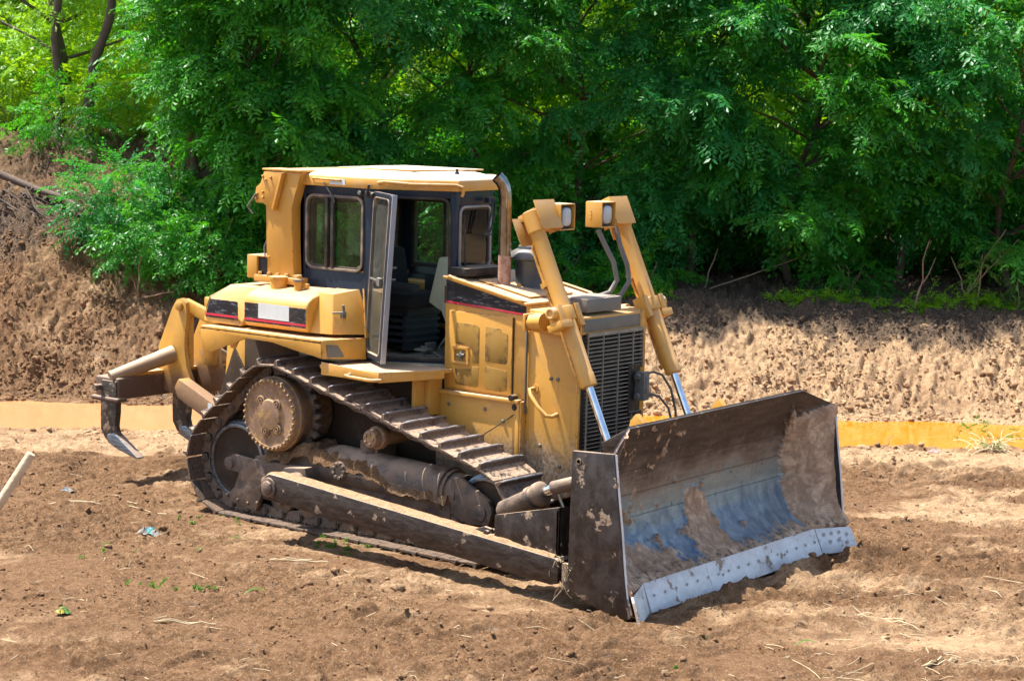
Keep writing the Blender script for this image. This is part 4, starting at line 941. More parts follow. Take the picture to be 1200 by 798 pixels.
    m = MB(); m.box(2.375, 2.405, *sorted((sy*.50, sy*.64)), 1.915, 2.055); m.cyl((2.39, sy*.575, 1.985), (2.56, sy*.585, 2.0), .060, .072, 24); m.xz([(2.40, 1.90), (2.36, 2.05), (2.80, 2.06), (2.83, 1.98), (2.72, 1.89)], *sorted((sy*.45, sy*.535)))
    for az in (-.045, .045):
        for ay in (.535, .605): m.cyl((2.365, sy*ay, 1.985+az), (2.38, sy*ay, 1.985+az), .013, seg=6)
    m.build('trunnion_mount', 'yellow', BZ, bevel=.012, seg=3)
liftcyl(-1); liftcyl(1)

# ---- tanks, fender, step
prof = [(-1.085, 1.752), (-1.10, 1.79), (-1.10, 1.955), (-1.075, 2.01), (-1.03, 2.045), (-.90, 2.085), (-.75, 2.105), (-.5, 2.11), (-.5, 1.745), (-1.05, 1.742)]
FT = MB().yz(prof, -.425, .36).build('fuel_tank', 'yellow', BZ, bevel=.032, smooth=60, seg=4)
MB().box(-.405, .345, -1.1025, -1.0985, 1.785, 1.955).build('tank_decal', 'decal', FT, bevel=0)
MB().box(-.405, .345, -1.1055, -1.1025, 1.80, 1.82).build('tank_stripe', 'red', FT, bevel=0)
MB().box(-.23, .15, -1.1055, -1.1025, 1.828, 1.962).build('white_label', 'white', FT, bevel=0)
m = MB(); m.lathe([(.078, -.05), (.078, .10), (.086, .102), (.086, .122), (.078, .126), (.001, .128)], (-.22, -.86, 2.06), (0, 0, 1), 28); m.build('filler_neck', 'yellow', FT, bevel=0)
m = MB(); m.lathe([(.038, -.05), (.038, .10), (.047, .105), (.047, .125), (.034, .13), (.034, .15), (.03, .16), (.001, .165)], (.05, -.89, 2.055), (0, 0, 1), 24); m.box(.08, .13, -.87, -.83, 2.10, 2.14); m.build('filler_cap', ['yellow'], FT, bevel=0)
MB().lathe([(.05, 0), (.05, .022)], (.05, -.89, 2.158), (0, 0, 1), 24).build('cap_band', 'grey', FT, bevel=0)
m = MB(); pr = [(-.93, 1.735), (-.935, 1.79), (-.865, 1.975), (-.80, 2.07), (-.47, 2.075), (-.452, 2.05), (-.452, 1.735)]
T2 = MB(); n = len(pr)
vs = [(x, -1.10 if z < 1.99 else -.90, z) for x, z in pr]+[(x, -.5, z) for x, z in pr]
T2.add(vs, [tuple(range(n)), tuple(range(n, 2*n))[::-1]]+[(i, n+i, n+(i+1) % n, (i+1) % n) for i in range(n)])
T2.build('rear_tank', 'yellow', BZ, bevel=.02, seg=3)
t2 = [o for o in BZ.children if o.name.startswith('rear_tank')][0]
MB().xz([(-.905, 1.80), (-.855, 1.935), (-.845, 1.95), (-.50, 1.95), (-.49, 1.94), (-.49, 1.785), (-.905, 1.785)], -1.1035, -1.0995).build('rear_decal', 'decal', t2, bevel=0)
MB().xz([(-.905, 1.80), (-.898, 1.82), (-.49, 1.82), (-.49, 1.80)], -1.1065, -1.1035).build('rear_stripe', 'red', t2, bevel=0)
tb = MB(); lo = [(.35, -1.06, 1.745), (.58, -1.01, 1.745), (.75, -.80, 1.745), (.75, -.5, 1.745), (.35, -.5, 1.745)]; hi = [(.33, -.93, 2.09), (.50, -.92, 2.085), (.60, -.74, 2.12), (.62, -.5, 2.13), (.33, -.5, 2.13)]
tb.add(lo+hi, [(0, 1, 2, 3, 4), (9, 8, 7, 6, 5)]+[(i, (i+1) % 5, 5+(i+1) % 5, 5+i) for i in range(5)])
TB = tb.build('tool_box', 'yellow', BZ, bevel=.008)
m = MB(); m.cyl((.62, -.905, 1.90), (.62, -.92, 2.0), .012, seg=8); m.cyl((.55, -.98, 1.93), (.64, -.90, 1.935), .009, seg=8); m.box(.595, .63, -.93, -.89, 1.89, 1.93); m.build('box_latch', 'grey', TB, bevel=.002)
m = MB(); m.ext([(.765, -.80, 1.72), (.775, -.79, 1.72), (.66, -.70, 2.13), (.65, -.71, 2.13)], (0, .05, 0)); m.build('corner_strip', 'yellow', BZ, bevel=.001)
def fender(sy):
    m = MB(); y0, y1 = sorted((sy*1.205, sy*.5)); m.box(-.86, .64, y0, y1, 1.688, 1.715)
    ya, yb = sorted((sy*1.205, sy*1.193)); m.xz([(-.86, 1.70), (.645, 1.70), (.655, 1.56), (.34, 1.60), (.05, 1.645), (-.27, 1.65), (-.72, 1.49), (-.78, 1.495), (-.86, 1.62)], ya, yb)
    m.ext([(.64, sy*1.205, 1.714), (.76, sy*.78, 1.714), (.77, sy*.78, 1.53), (.655, sy*1.205, 1.56)], (-.012, 0, 0))
    m.ext([(.64, sy*1.2, 1.712), (.76, sy*.78, 1.712), (.76, sy*.5, 1.712), (.6, sy*.5, 1.712)], (0, 0, .004))
    m.xz([(-.86, 1.70), (-.78, 1.495), (-.72, 1.49), (-.6, 1.69)], *sorted((sy*.9, sy*.91)))
    fo = m.build('fender', 'yellow', BZ, bevel=.006)
    if sy < 0: MB().ext([(.668, -1.17, 1.68), (.70, -1.07, 1.67), (.712, -1.02, 1.60), (.715, -1.0, 1.565), (.668, -1.16, 1.57)], (.0035, 0, 0)).build('bare_metal_patch', 'grey', fo, bevel=0)
    m = MB(); m.ext([(.60, sy*1.18, 1.475), (1.28, sy*1.18, 1.475), (1.52, sy*.70, 1.475), (1.55, sy*.55, 1.475), (.60, sy*.55, 1.475)], (0, 0, .03))
    m.ext([(.62, sy*1.185, 1.42), (1.285, sy*1.185, 1.42), (1.285, sy*1.185, 1.49), (.62, sy*1.185, 1.53)], (0, sy*-.012, 0)); m.ext([(1.285, sy*1.18, 1.415), (1.545, sy*.64, 1.43), (1.545, sy*.64, 1.50), (1.285, sy*1.18, 1.49)], (-.012, 0, 0))
    m.box(1.30, 1.34, *sorted((sy*.78, sy*.5)), 1.05, 1.47)
    SP = m.build('step_platform', 'yellow_top', BZ, bevel=.004)
    m = MB(); yy = sy*1.245
    m.tube([(.96, sy*1.18, 1.455), (.96, yy, 1.45), (1.0, yy, 1.445), (1.22, yy, 1.44), (1.27, yy+.02*-sy, 1.44), (1.30, sy*1.17, 1.44)], .016, 8); m.build('step_handle', 'yellow_top', SP, bevel=0)
fender(-1); fender(1)
for nm, sy in (('fuel_tank', 1),):
    MB().yz([(-a_, b_) for a_, b_ in prof], -.9, .36).build('hydraulic_tank', 'yellow', BZ, bevel=.03, smooth=60, seg=3)

# ---- cab
A_, B_, C_, D_, E_, F_ = (-.12, -.70), (.77, -.70), (1.395, -.345), (1.35, .20), (.80, .70), (-.12, .70)
CB = empty('cab', (0, 0, 0), '', ''); del CB['label'], CB['category']; CB.parent = BZ
m = MB(); m.xy([A_, B_, C_, D_, E_, F_], 1.46, 1.515); m.build('cab_floor', 'floor', CB, bevel=.004)
def wall(p, q, z0, z1, u0, u1, v0, v1, name='cab_wall', rad=.06, glass='glass', rim='seal', mull=None, zt=None):
    p, q = Vector((*p, 0)), Vector((*q, 0)); d = (q-p).normalized(); L = (q-p).length; n = Vector((d.y, -d.x, 0)); th = .045
    m = MB()
    def pan(a, b, c_, e):
        if b-a > .004 and e-c_ > .004: m.ext([p+d*a+Vector((0, 0, c_)), p+d*b+Vector((0, 0, c_)), p+d*b+Vector((0, 0, e)), p+d*a+Vector((0, 0, e))], -n*th)
    pan(0, u0, z0, z1); pan(u1, L, z0, z1); pan(u0, u1, z0, v0); pan(u0, u1, v1, z1)
    Wl = m.build(name, 'cab', CB, bevel=.004)
    if glass:
        f = MB().frame(p+d*u0+n*.012+Vector((0, 0, v0)), d, (0, 0, 1), u1-u0, v1-v0, rad, .022, -.03); f.build('window_frame', rim, CB, bevel=.003)
        g = MB().frame(p+d*(u0-.0)+Vector((0, 0, v0)), d, (0, 0, 1), u1-u0, v1-v0, rad, .038, -.05); g.build('window_seal', 'black', CB, bevel=.003)
        MB().rplate(p+d*(u0+.01)-n*.012+Vector((0, 0, v0+.01)), d, (0, 0, 1), u1-u0-.02, v1-v0-.02, rad, .004).build('window_pane', glass, CB, bevel=0)
        if mull:
            for mu in mull: MB().obox(p+d*mu-n*.0+Vector((0, 0, (v0+v1)/2)), d*.016, n*.018, (0, 0, (v1-v0)/2-.02)).build('window_bar', 'black', CB, bevel=.003)
    return Wl, p, d, n
wall(A_, B_, 1.5, 3.005, .07, .765, 2.265, 2.925, mull=(.33, .40), rad=.09)
wall(C_, D_, 2.2, 3.005, .04, .515, 2.32, 2.875, glass='glass_clear', rim='doorrim', rad=.07)
wall(E_, F_, 1.5, 3.005, .12, .80, 2.22, 2.86, mull=(.42,), rad=.06)
wall(F_, A_, 1.5, 3.005, .12, 1.28, 2.10, 2.86, rad=.06)
wall(D_, E_, 1.5, 3.005, .08, .66, 1.72, 2.88, rad=.06)
# door opening between the B and A posts
pB, pC = Vector((*B_, 0)), Vector((*C_, 0)); dd = (pC-pB).normalized(); LL = (pC-pB).length; nn = Vector((dd.y, -dd.x, 0))
m = MB()
for u0, u1, z0, z1 in ((0, .05, 1.5, 3.005), (LL-.055, LL, 1.5, 3.005), (.05, LL-.055, 2.935, 3.005), (.05, LL-.055, 1.5, 1.56)):
    m.ext([pB+dd*u0+Vector((0, 0, z0)), pB+dd*u1+Vector((0, 0, z0)), pB+dd*u1+Vector((0, 0, z1)), pB+dd*u0+Vector((0, 0, z1))], -nn*.06)
m.xy([(1.36, -.345), (1.40, -.345), (1.40, .2), (1.36, .2)], 1.5, 2.3)
m.build('door_post', 'cab', CB, bevel=.006)
fr = MB().frame(pB+dd*.045+nn*.01+Vector((0, 0, 1.535)), dd, (0, 0, 1), LL-.09, 1.41, .10, .022, -.04); fr.build('door_seal', 'black', CB, bevel=.004)
# roof: yellow band, pale domed top
pl = [(-.16, -.735), (.785, -.735), (1.435, -.365), (1.385, .235), (.81, .735), (-.16, .735)]
cx_, cy_ = .6, 0
m = MB(); n = 6; lay = [(1.0, 3.0), (1.0, 3.082), (.985, 3.10), (.86, 3.128), (.6, 3.145), (.05, 3.15)]; vs = []
for s_, z in lay: vs += [(cx_+(x-cx_)*s_, cy_+(y-cy_)*s_, z) for x, y in pl]
fs = [(i*n+k, i*n+(k+1) % n, (i+1)*n+(k+1) % n, (i+1)*n+k) for i in range(len(lay)-1) for k in range(n)]+[tuple(range(n))[::-1], tuple(range(5*n, 6*n))]
m.add(vs, fs); RF = m.build('roof', 'roof', CB, bevel=.006)
m = MB(); m.ext([(.0, -.35, 3.143), (.9, -.35, 3.152), (.95, .55, 3.146), (.0, .55, 3.143)], (0, 0, .012)); m.build('roof_hatch', 'roof', CB, bevel=.006)
m = MB(); m.ext([(1.37, .10, 3.085), (1.30, .42, 3.09), (1.0, .62, 3.095), (.9, .3, 3.10)], (0, 0, .018)); m.build('roof_visor', 'yellow_top', CB, bevel=.003)
m = MB(); m.tube([(.83, -.69, 3.045), (.84, -.735, 3.06), (.90, -.725, 3.068), (1.1, -.60, 3.052), (1.35, -.455, 3.055), (1.43, -.40, 3.055), (1.465, -.36, 3.04), (1.465, -.345, 2.99), (1.45, -.345, 2.96)], .014, 8); m.build('roof_rail', 'yellow_top', CB, bevel=0); m = MB(); m.tube([(.06, -.72, 3.06), (.07, -.75, 3.065), (.4, -.75, 3.06), (.42, -.72, 3.055)], .010, 8); m.build('roof_rail', 'yellow_top', CB, bevel=0)
MB().box(.27, .45, -.7385, -.7355, 3.02, 3.07).build('sticker', 'white', CB, bevel=0)
MB().lathe([(.025, 0), (.02, .03), (.012, .04), (.012, .06), (.001, .062)], (1.2, -.12, 3.12), (0, 0, 1), 12).build('roof_bolt', 'cab', CB, bevel=0)
# wipers
m = MB(); x = 1.43
m.box(1.40, 1.45, .02, .12, 2.895, 2.94); m.tube([(x+.02, .08, 2.93), (x+.03, .05, 2.82), (x+.03, -.02, 2.62)], .008, 6); m.tube([(x+.02, .11, 2.92), (x+.03, .10, 2.8), (x+.03, .03, 2.64)], .007, 6); m.tube([(x+.035, -.07, 2.625), (x+.035, .05, 2.625)], .009, 6); m.build('wiper', 'cab', CB, bevel=0)
m = MB(); m.tube([(1.415, -.26, 2.80), (1.42, -.25, 2.35)], .007, 6); m.build('wiper_blade', 'black', CB, bevel=0)
# rollover frame
def ropspost(sy):
    y0, y1 = sorted((sy*.80, sy*.64)); m = MB(); m.xz([(-.44, 2.18), (-.46, 3.11), (-.02, 3.11), (-.135, 2.79), (-.10, 2.18)], y0, y1); m.xz([(-.49, 3.11), (-.49, 3.13), (.0, 3.13), (.0, 3.11)], *sorted((sy*.82, sy*.60)))
    m.build('rollover_post', 'yellow', BZ, bevel=.008)
    m = MB(); ya, yb = sorted((sy*.822, sy*.806)); m.xz([(-.46, 3.10), (-.50, 3.0), (-.555, 2.96), (-.58, 2.86), (-.56, 2.82), (-.47, 2.82), (-.36, 2.765), (-.33, 2.78), (-.24, 2.99), (-.22, 3.10)], ya, yb)
    for px, pz in ((-.37, 3.05), (-.43, 3.03), (-.47, 3.06), (-.47, 2.92), (-.55, 2.86), (-.54, 2.90), (-.47, 2.87)): m.lathe([(.012, 0), (.012, .012), (.006, .016)], (px, sy*.822, pz), (0, sy, 0), 8)
    m.ext([(-.33, sy*.806, 2.78), (-.22, sy*.806, 3.10), (-.20, sy*.806, 3.10), (-.31, sy*.806, 2.76)], (0, sy*.05, 0))
    m.build('post_bracket', 'yellow', BZ, bevel=.002)
    m = MB(); m.box(-.56, -.02, *sorted((sy*.84, sy*.52)), 2.115, 2.175)
    for q in range(5): m.cyl((-.5+q*.11, sy*.82, 2.17), (-.5+q*.11, sy*.82, 2.205), .018, seg=8)
    m.build('post_base', 'yellow_top', BZ, bevel=.006)
ropspost(-1); ropspost(1)
MB().box(-.46, -.18, -.64, .64, 2.99, 3.125).build('rollover_beam', 'yellow', BZ, bevel=.006)
m = MB(); m.box(-.67, -.545, -.82, -.60, 2.14, 2.345); m.box(-.67, -.40, -.815, -.60, 2.335, 2.347)
RL = m.build('rear_lamp', 'yellow', BZ, bevel=.01); MB().box(-.545, -.42, -.80, -.61, 2.16, 2.33).build('lamp_core', 'black', RL, bevel=.008)
m = MB(); m.tube([(-.45, -.81, 2.35), (-.47, -.80, 2.42), (-.44, -.79, 2.5), (-.45, -.78, 2.7), (-.44, -.79, 2.85)], .008, 6); m.tube([(-.6, -.82, 2.72), (-.66, -.83, 2.78), (-.57, -.83, 2.88), (-.55, -.83, 2.9)], .009, 6); m.build('lamp_cable', 'hose', BZ, bevel=0)
m = MB(); m.tube([(.2, -.74, 3.03), (.25, -.745, 2.98), (.31, -.73, 2.90), (.31, -.72, 2.86)], .006, 6); m.build('aerial_wire', 'grey', CB, bevel=0)
# open door swung out
hb, ht = Vector((.705, -.715, 1.555)), Vector((.79, -.725, 2.985)); db = Vector((.335, -.30, -.02)); dt = Vector((.235, -.10, 0))
fb, ft = hb+Vector((.42, -.25, -.01)), ht+Vector((.40, -.195, -.01))
nd = (fb-hb).cross(ht-hb).normalized()
def dpt(u, v): return hb.lerp(fb, u).lerp(ht.lerp(ft, u), v)
m = MB(); N = 7
def loop(iu, iv, rad=.12):
    pts = []
    for cu, cv, st in ((1-iu-rad, 1-iv-rad*.3, 0), (iu+rad, 1-iv-rad*.3, 90), (iu+rad, iv+rad*.3, 180), (1-iu-rad, iv+rad*.3, 270)):
        for k in range(6):
            a = R(st+90*k/5); pts.append(dpt(cu+rad*math.cos(a), cv+rad*.3*math.sin(a)))
    return pts
def rimmesh(A, B, off0, off1):
    n = len(A); v = [p+nd*off0 for p in A]+[p+nd*off0 for p in B]+[p+nd*off1 for p in A]+[p+nd*off1 for p in B]; f = []
    for i in range(n):
        j = (i+1) % n; f += [(i, j, n+j, n+i), (2*n+i, 3*n+i, 3*n+j, 2*n+j), (i, 2*n+i, 2*n+j, j), (n+i, n+j, 3*n+j, 3*n+i)]
    return v, f
DR = MB().add(*rimmesh(loop(0, 0, .10), loop(.09, .03), -.02, .02)).build('cab_door', 'cab', BZ, bevel=.004)
MB().add(*rimmesh(loop(.085, .029), loop(.12, .036), -.027, .024)).build('door_rim', 'seal', DR, bevel=.002)
g = loop(.10, .034); MB().ext([p for p in g], nd*.004).build('door_pane', 'glass_pale_sheen', DR, bevel=0)
m = MB(); e0, e1 = fb+(fb-hb).normalized()*.012, ft+(ft-ht).normalized()*.012; m.ext([e0-nd*.022, e0+nd*.022, e1+nd*.022, e1-nd*.022], (fb-hb).normalized()*.014); m.build('door_edge', 'doorrim', DR, bevel=.003)
m = MB()
s_n = 1 if nd.x > 0 else -1
for v in (.57, .50):
    p = dpt(.97, v); m.cyl(p+nd*.02*s_n, p+nd*.07*s_n, .010, seg=8)
m.obox(dpt(.45, .48)-nd*.03*s_n, (fb-hb)*.25, nd*.006, (0, 0, .008)); m.obox(dpt(.72, .475)-nd*.03*s_n, (fb-hb)*.08, nd*.015, (0, 0, .035)); m.build('door_handle', 'grey', DR, bevel=.002)
m = MB(); m.obox((.77, -.735, 2.955), (.06, 0, 0), (0, .03, 0), (0, 0, .02)); m.tube([(.745, -.75, 2.93), (.745, -.77, 2.96), (.76, -.765, 3.04)], .013, 8); m.cyl((.80, -.77, 2.955), (.83, -.78, 2.955), .02, seg=10); m.build('door_hinge', 'black', CB, bevel=.003); MB().cyl((.62, -.72, 2.96), (.62, -.74, 2.96), .02, seg=10).build('cab_bolt', 'grey', CB, bevel=.003)
# interior
SE = MB(); SE.box(.30, .82, -.28, .26, 1.93, 2.06); SEo = SE.build('seat', 'seat', CB, bevel=.05, seg=4)
MB().obox((.31, -.01, 2.22), (.06, 0, .0), (0, .22, 0), (-.04, 0, .22)).build('seat_back', 'seat', CB, bevel=.05, seg=4)
m = MB(); m.box(.35, .75, -.22, .22, 1.86, 1.93); 
for z in (1.62, 1.68, 1.74, 1.80): m.box(.36, .74, -.23, .23, z, z+.03)
m.box(.38, .42, -.22, .22, 1.55, 1.9); m.box(.68, .72, -.22, .22, 1.55, 1.9); m.build('seat_base', 'interior', CB, bevel=.006)
MB().box(.35, .95, -.36, -.29, 2.1, 2.17).build('armrest', 'interior', CB, bevel=.02); m = MB(); m.box(.5, 1.0, .28, .5, 2.05, 2.2); m.cyl((.9, .35, 2.2), (.93, .35, 2.33), .02, seg=10); m.build('armrest', 'interior', CB, bevel=.02)
m = MB(); m.xz([(1.20, 1.95), (1.05, 2.02), (1.16, 2.42), (1.345, 2.44), (1.345, 1.83), (1.26, 1.83)], -.30, .12); CN = m.build('console', 'console', CB, bevel=.02)
MB().box(1.24, 1.275, -.304, -.30, 2.03, 2.18).build('console_slot', 'interior', CN, bevel=.002)
MB().box(1.27, 1.345, -.30, .10, 1.53, 1.83).build('console_leg', 'consoleblue', CB, bevel=.01)
m = MB(); m.lathe([(.001, 0)], (1.0, 0, 2.3), (0, 0, 1), 4) if False else None
for k in range(24):
    a, b = 2*PI*k/24, 2*PI*(k+1)/24; c0 = Vector((1.2, .02, 2.36))
    m.cyl(c0+Vector((.0, math.cos(a)*.16, math.sin(a)*.12)), c0+Vector((.0, math.cos(b)*.16, math.sin(b)*.12)), .012, seg=6)
m.build('steering_ring', 'floor', CB, bevel=0)
m = MB(); m.tube([(1.15, -.15, 1.52), (1.10, -.2, 1.62), (1.17, -.2, 1.70), (1.2, -.18, 1.72)], .014, 8); m.box(1.0, 1.13, -.42, -.30, 1.60, 1.62); m.tube([(1.08, -.36, 1.52), (1.04, -.36, 1.6)], .012, 6); m.box(1.02, 1.05, -.30, -.18, 1.56, 1.66); m.tube([(1.2, -.25, 1.52), (1.1, -.3, 1.6), (.98, -.3, 1.62)], .014, 6); m.build('pedal', 'grey', CB, bevel=.002)
MB().xy([(-.07, -.65), (.05, -.65), (.05, .65), (-.07, .65)], 1.52, 2.12).build('rear_lining', 'interior', CB, bevel=.01)
MB().box(.0, .9, .60, .65, 1.52, 2.15).build('side_lining', 'interior', CB, bevel=.01)
# ---- blade
M['bolt_head'] = simple('bolt_head', (.42, .38, .34), .6, .3)
TILT = .015
cen = [(3.925, 1.375), (3.87, 1.26), (3.80, 1.10), (3.745, .94), (3.715, .78), (3.712, .64), (3.745, .50), (3.815, .37), (3.93, .265), (4.075, .19)]
win = [(4.035, 1.235), (4.028, 1.13), (4.025, .98), (4.03, .84), (4.04, .70), (4.055, .57), (4.075, .46), (4.105, .36), (4.15, .28), (4.215, .205)]
def resample(pr, n):
    p = np.array(pr); t = np.concatenate([[0], np.cumsum(np.linalg.norm(np.diff(p, axis=0), axis=1))]); u = np.linspace(0, t[-1], n)
    out = np.stack([np.interp(u, t, p[:, k]) for k in (0, 1)], -1)
    for _ in range(3): out[1:-1] = (out[:-2]+2*out[1:-1]+out[2:])/4
    return out
nu, nv = 300, 120
cp, wp = resample(cen, nv), resample(win, nv); Yb = 1.262; Ye = 1.60
ys = np.linspace(-Ye, Ye, nu); k = np.clip((np.abs(ys)-Yb)/(Ye-Yb), 0, 1)[:, None, None]
XZ = cp[None]*(1-k)+wp[None]*k
YY = np.repeat(ys[:, None], nv, 1); XX, ZZ = XZ[..., 0], XZ[..., 1]
# caked mud: where it sticks and how thick
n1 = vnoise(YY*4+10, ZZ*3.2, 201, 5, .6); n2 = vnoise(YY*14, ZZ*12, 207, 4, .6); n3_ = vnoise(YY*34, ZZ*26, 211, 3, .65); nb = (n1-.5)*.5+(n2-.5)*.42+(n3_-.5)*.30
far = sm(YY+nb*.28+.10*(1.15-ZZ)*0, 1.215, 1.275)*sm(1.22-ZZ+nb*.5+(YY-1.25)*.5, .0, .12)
near = sm(-YY+nb*.4, 1.25, 1.33)*(1-sm(ZZ+nb*.4, .42, .60))
mid = np.exp(-((YY+.06-.10*(.60-ZZ))/(.15+.30*np.clip(.62-ZZ, 0, 1)))**4)*(1-sm(ZZ+nb*.6, .66, .80)); mid = sm(mid+nb*2.2, .42, .52)
bot = 1-sm(ZZ+nb*.42+.02, .20, .285)
left = sm(-YY+nb*1.6, .45, .75)*(1-sm(ZZ+nb*.5, .30, .48))*.9
flk = sm(n2+.35*(n1-.5), .63, .68)*sm(-YY, .2, .8)*sm(ZZ, .3, .6)*.45+sm(n2, .70, .74)*sm(ZZ, .5, .7)*.3
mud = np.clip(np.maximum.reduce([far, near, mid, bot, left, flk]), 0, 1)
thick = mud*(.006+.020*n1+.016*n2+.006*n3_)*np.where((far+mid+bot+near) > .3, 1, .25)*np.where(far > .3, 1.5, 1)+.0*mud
gx = np.gradient(XX, axis=1); gz_ = np.gradient(ZZ, axis=1); nl = np.hypot(gx, gz_)+1e-9
nx, nz = -gz_/nl, gx/nl; nx, nz = np.where(nx < 0, -nx, nx), np.where(nx < 0, -nz, nz)
Fx, Fz = XX+nx*thick, ZZ+nz*thick; Bx, Bz = XX-nx*.03, ZZ-nz*.03
tz = lambda z, y: z+TILT*y
V = np.concatenate([np.stack([Fx, YY, tz(Fz, YY)], -1).reshape(-1, 3), np.stack([Bx, YY, tz(Bz, YY)], -1).reshape(-1, 3)])
ii, jj = np.meshgrid(np.arange(nu-1), np.arange(nv-1), indexing='ij'); a = (ii*nv+jj).ravel(); o_ = nu*nv
Q = [np.stack([a, a+nv, a+nv+1, a+1], -1), np.stack([a+o_, a+1+o_, a+nv+1+o_, a+nv+o_], -1)]
for j in (0, nv-1): b = np.arange(nu-1)*nv+j; Q.append(np.stack([b, b+nv, b+nv+o_, b+o_], -1))
for i in (0, nu-1): b = i*nv+np.arange(nv-1); Q.append(np.stack([b, b+1, b+1+o_, b+o_], -1))
def blademat():
    t = NT('blade_face'); s = t.sep(); y, z = s[1], s[2]
    z = t.math('SUBTRACT', z, t.mul(y, TILT))
    n1 = t.noise(3.2, 6, .65); n2 = t.noise(16, 6, .7); st = t.noise(7, 6, .65, vec=t.mapv((1, .35, 2.6))); sc = t.noise(10, 5, .6, vec=t.mapv((1, 1, .5)))
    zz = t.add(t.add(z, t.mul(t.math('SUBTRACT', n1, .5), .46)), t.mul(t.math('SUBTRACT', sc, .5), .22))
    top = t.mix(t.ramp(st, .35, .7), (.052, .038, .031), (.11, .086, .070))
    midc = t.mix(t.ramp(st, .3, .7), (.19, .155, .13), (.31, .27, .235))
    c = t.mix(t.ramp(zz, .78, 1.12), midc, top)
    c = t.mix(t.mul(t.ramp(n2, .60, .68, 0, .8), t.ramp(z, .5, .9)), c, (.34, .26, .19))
    # worn band low on the mouldboard, blue sky sheen put into its colour
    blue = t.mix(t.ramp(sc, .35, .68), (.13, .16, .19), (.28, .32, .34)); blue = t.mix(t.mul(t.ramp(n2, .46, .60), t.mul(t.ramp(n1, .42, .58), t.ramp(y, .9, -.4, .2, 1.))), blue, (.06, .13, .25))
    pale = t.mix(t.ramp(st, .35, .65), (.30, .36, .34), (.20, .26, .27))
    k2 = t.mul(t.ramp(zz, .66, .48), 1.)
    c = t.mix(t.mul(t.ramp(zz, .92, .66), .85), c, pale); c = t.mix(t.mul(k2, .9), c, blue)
    # dark stains across the middle of the mouldboard and weld lines
    c = t.mix(t.mul(t.ramp(n2, .62, .68), t.mul(t.ramp(z, .5, .6), t.ramp(z, .95, .75))), c, (.035, .025, .025))
    for zl in (.615, .80, 1.0): c = t.mix(t.ramp(t.math('ABSOLUTE', t.math('SUBTRACT', t.add(z, t.mul(n1, .012)), zl+.006)), .003, .008, .55, 0), c, (.05, .03, .025))
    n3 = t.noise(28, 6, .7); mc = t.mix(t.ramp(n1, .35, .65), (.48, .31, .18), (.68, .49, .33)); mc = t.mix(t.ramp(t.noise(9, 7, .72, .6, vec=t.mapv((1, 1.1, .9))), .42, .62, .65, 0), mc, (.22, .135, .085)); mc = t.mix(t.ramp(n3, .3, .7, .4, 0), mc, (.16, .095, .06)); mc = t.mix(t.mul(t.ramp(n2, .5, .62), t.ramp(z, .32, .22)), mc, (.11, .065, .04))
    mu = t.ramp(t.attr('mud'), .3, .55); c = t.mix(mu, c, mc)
    me = t.mul(t.math('SUBTRACT', 1., mu), .5)
    return t.fin(c, t.math('MAXIMUM', t.mul(mu, .95), t.ramp(n2, .3, .7, .30, .5)), me, t.bump(t.add(n3, t.mul(n2, .5)), .45, .014))
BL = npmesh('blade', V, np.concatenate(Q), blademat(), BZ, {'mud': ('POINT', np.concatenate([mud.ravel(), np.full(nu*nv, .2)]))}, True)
for sy in (-1, 1):
    ep = [(3.655, 1.225), (4.04, 1.245), (4.085, .90), (4.12, .66), (4.155, .36), (4.185, .17), (4.235, .035), (4.19, .02), (4.05, .03), (3.91, .063), (3.80, .095), (3.66, .155), (3.64, .2)]
    y0, y1 = sorted((sy*1.585, sy*1.622)); m = MB(); m.xz([(x, z+TILT*sy*1.6) for x, z in ep], y0, y1); m.build('end_plate', 'steel_plate', BL, bevel=.005)
    m = MB(); m.tube([(x+.004, sy*1.60, z+TILT*sy*1.6) for x, z in ((4.04, 1.24), (4.085, .90), (4.12, .66), (4.155, .36), (4.185, .17), (4.225, .06))], .010, 6); m.build('worn_rim', 'steel_edge', BL, bevel=0)
    m = MB(); m.lathe([(.026, 0), (.026, .006), (.016, .007), (.015, -.002), (.001, -.002)], (3.72, sy*1.622, 1.15+TILT*sy*1.6), (0, sy, 0), 18); m.build('plate_hole', 'steel_mud', BL, bevel=0)
    # end bit: flared plate
    q = [Vector((4.072, sy*1.265, .212)), Vector((4.222, sy*1.60, .20)), Vector((4.31, sy*1.625, .0)), Vector((4.155, sy*1.28, .0))]
    q = [v+Vector((.018, 0, TILT*v.y)) for v in q]; m = MB(); nq = (q[1]-q[0]).cross(q[3]-q[0]).normalized()*(-.022 if sy > 0 else .022)
    m.ext(q, nq if nq.x < 0 else -nq); EB = m.build('end_bit', 'steel_edge', BL, bevel=.004)
    for u, v in () if sy < 0 else ((.18, .25), (.4, .22), (.62, .2), (.82, .3), (.3, .55), (.55, .5), (.75, .62)):
        p = q[0].lerp(q[1], u).lerp(q[3].lerp(q[2], u), v); nrm = -nq.normalized() if nq.x < 0 else nq.normalized(); MB().lathe([(.017, 0), (.017, .004), (.011, .005), (.009, .002), (.001, .002)], p+nrm*.001, nrm, 14).build('bit_bolt', 'bolt_head', BL, bevel=0)
for y0, y1 in ((-1.262, -.42), (-.417, .42), (.423, 1.255)):
    q = [Vector((4.078, y0, .215)), Vector((4.078, y1, .215)), Vector((4.172, y1, .0)), Vector((4.172, y0, .0))]; q = [v+Vector((.012, 0, TILT*v.y)) for v in q]
    m = MB(); m.ext(q, (-.022, 0, -.009)); m.build('cutting_edge', 'steel_edge', BL, bevel=.004)
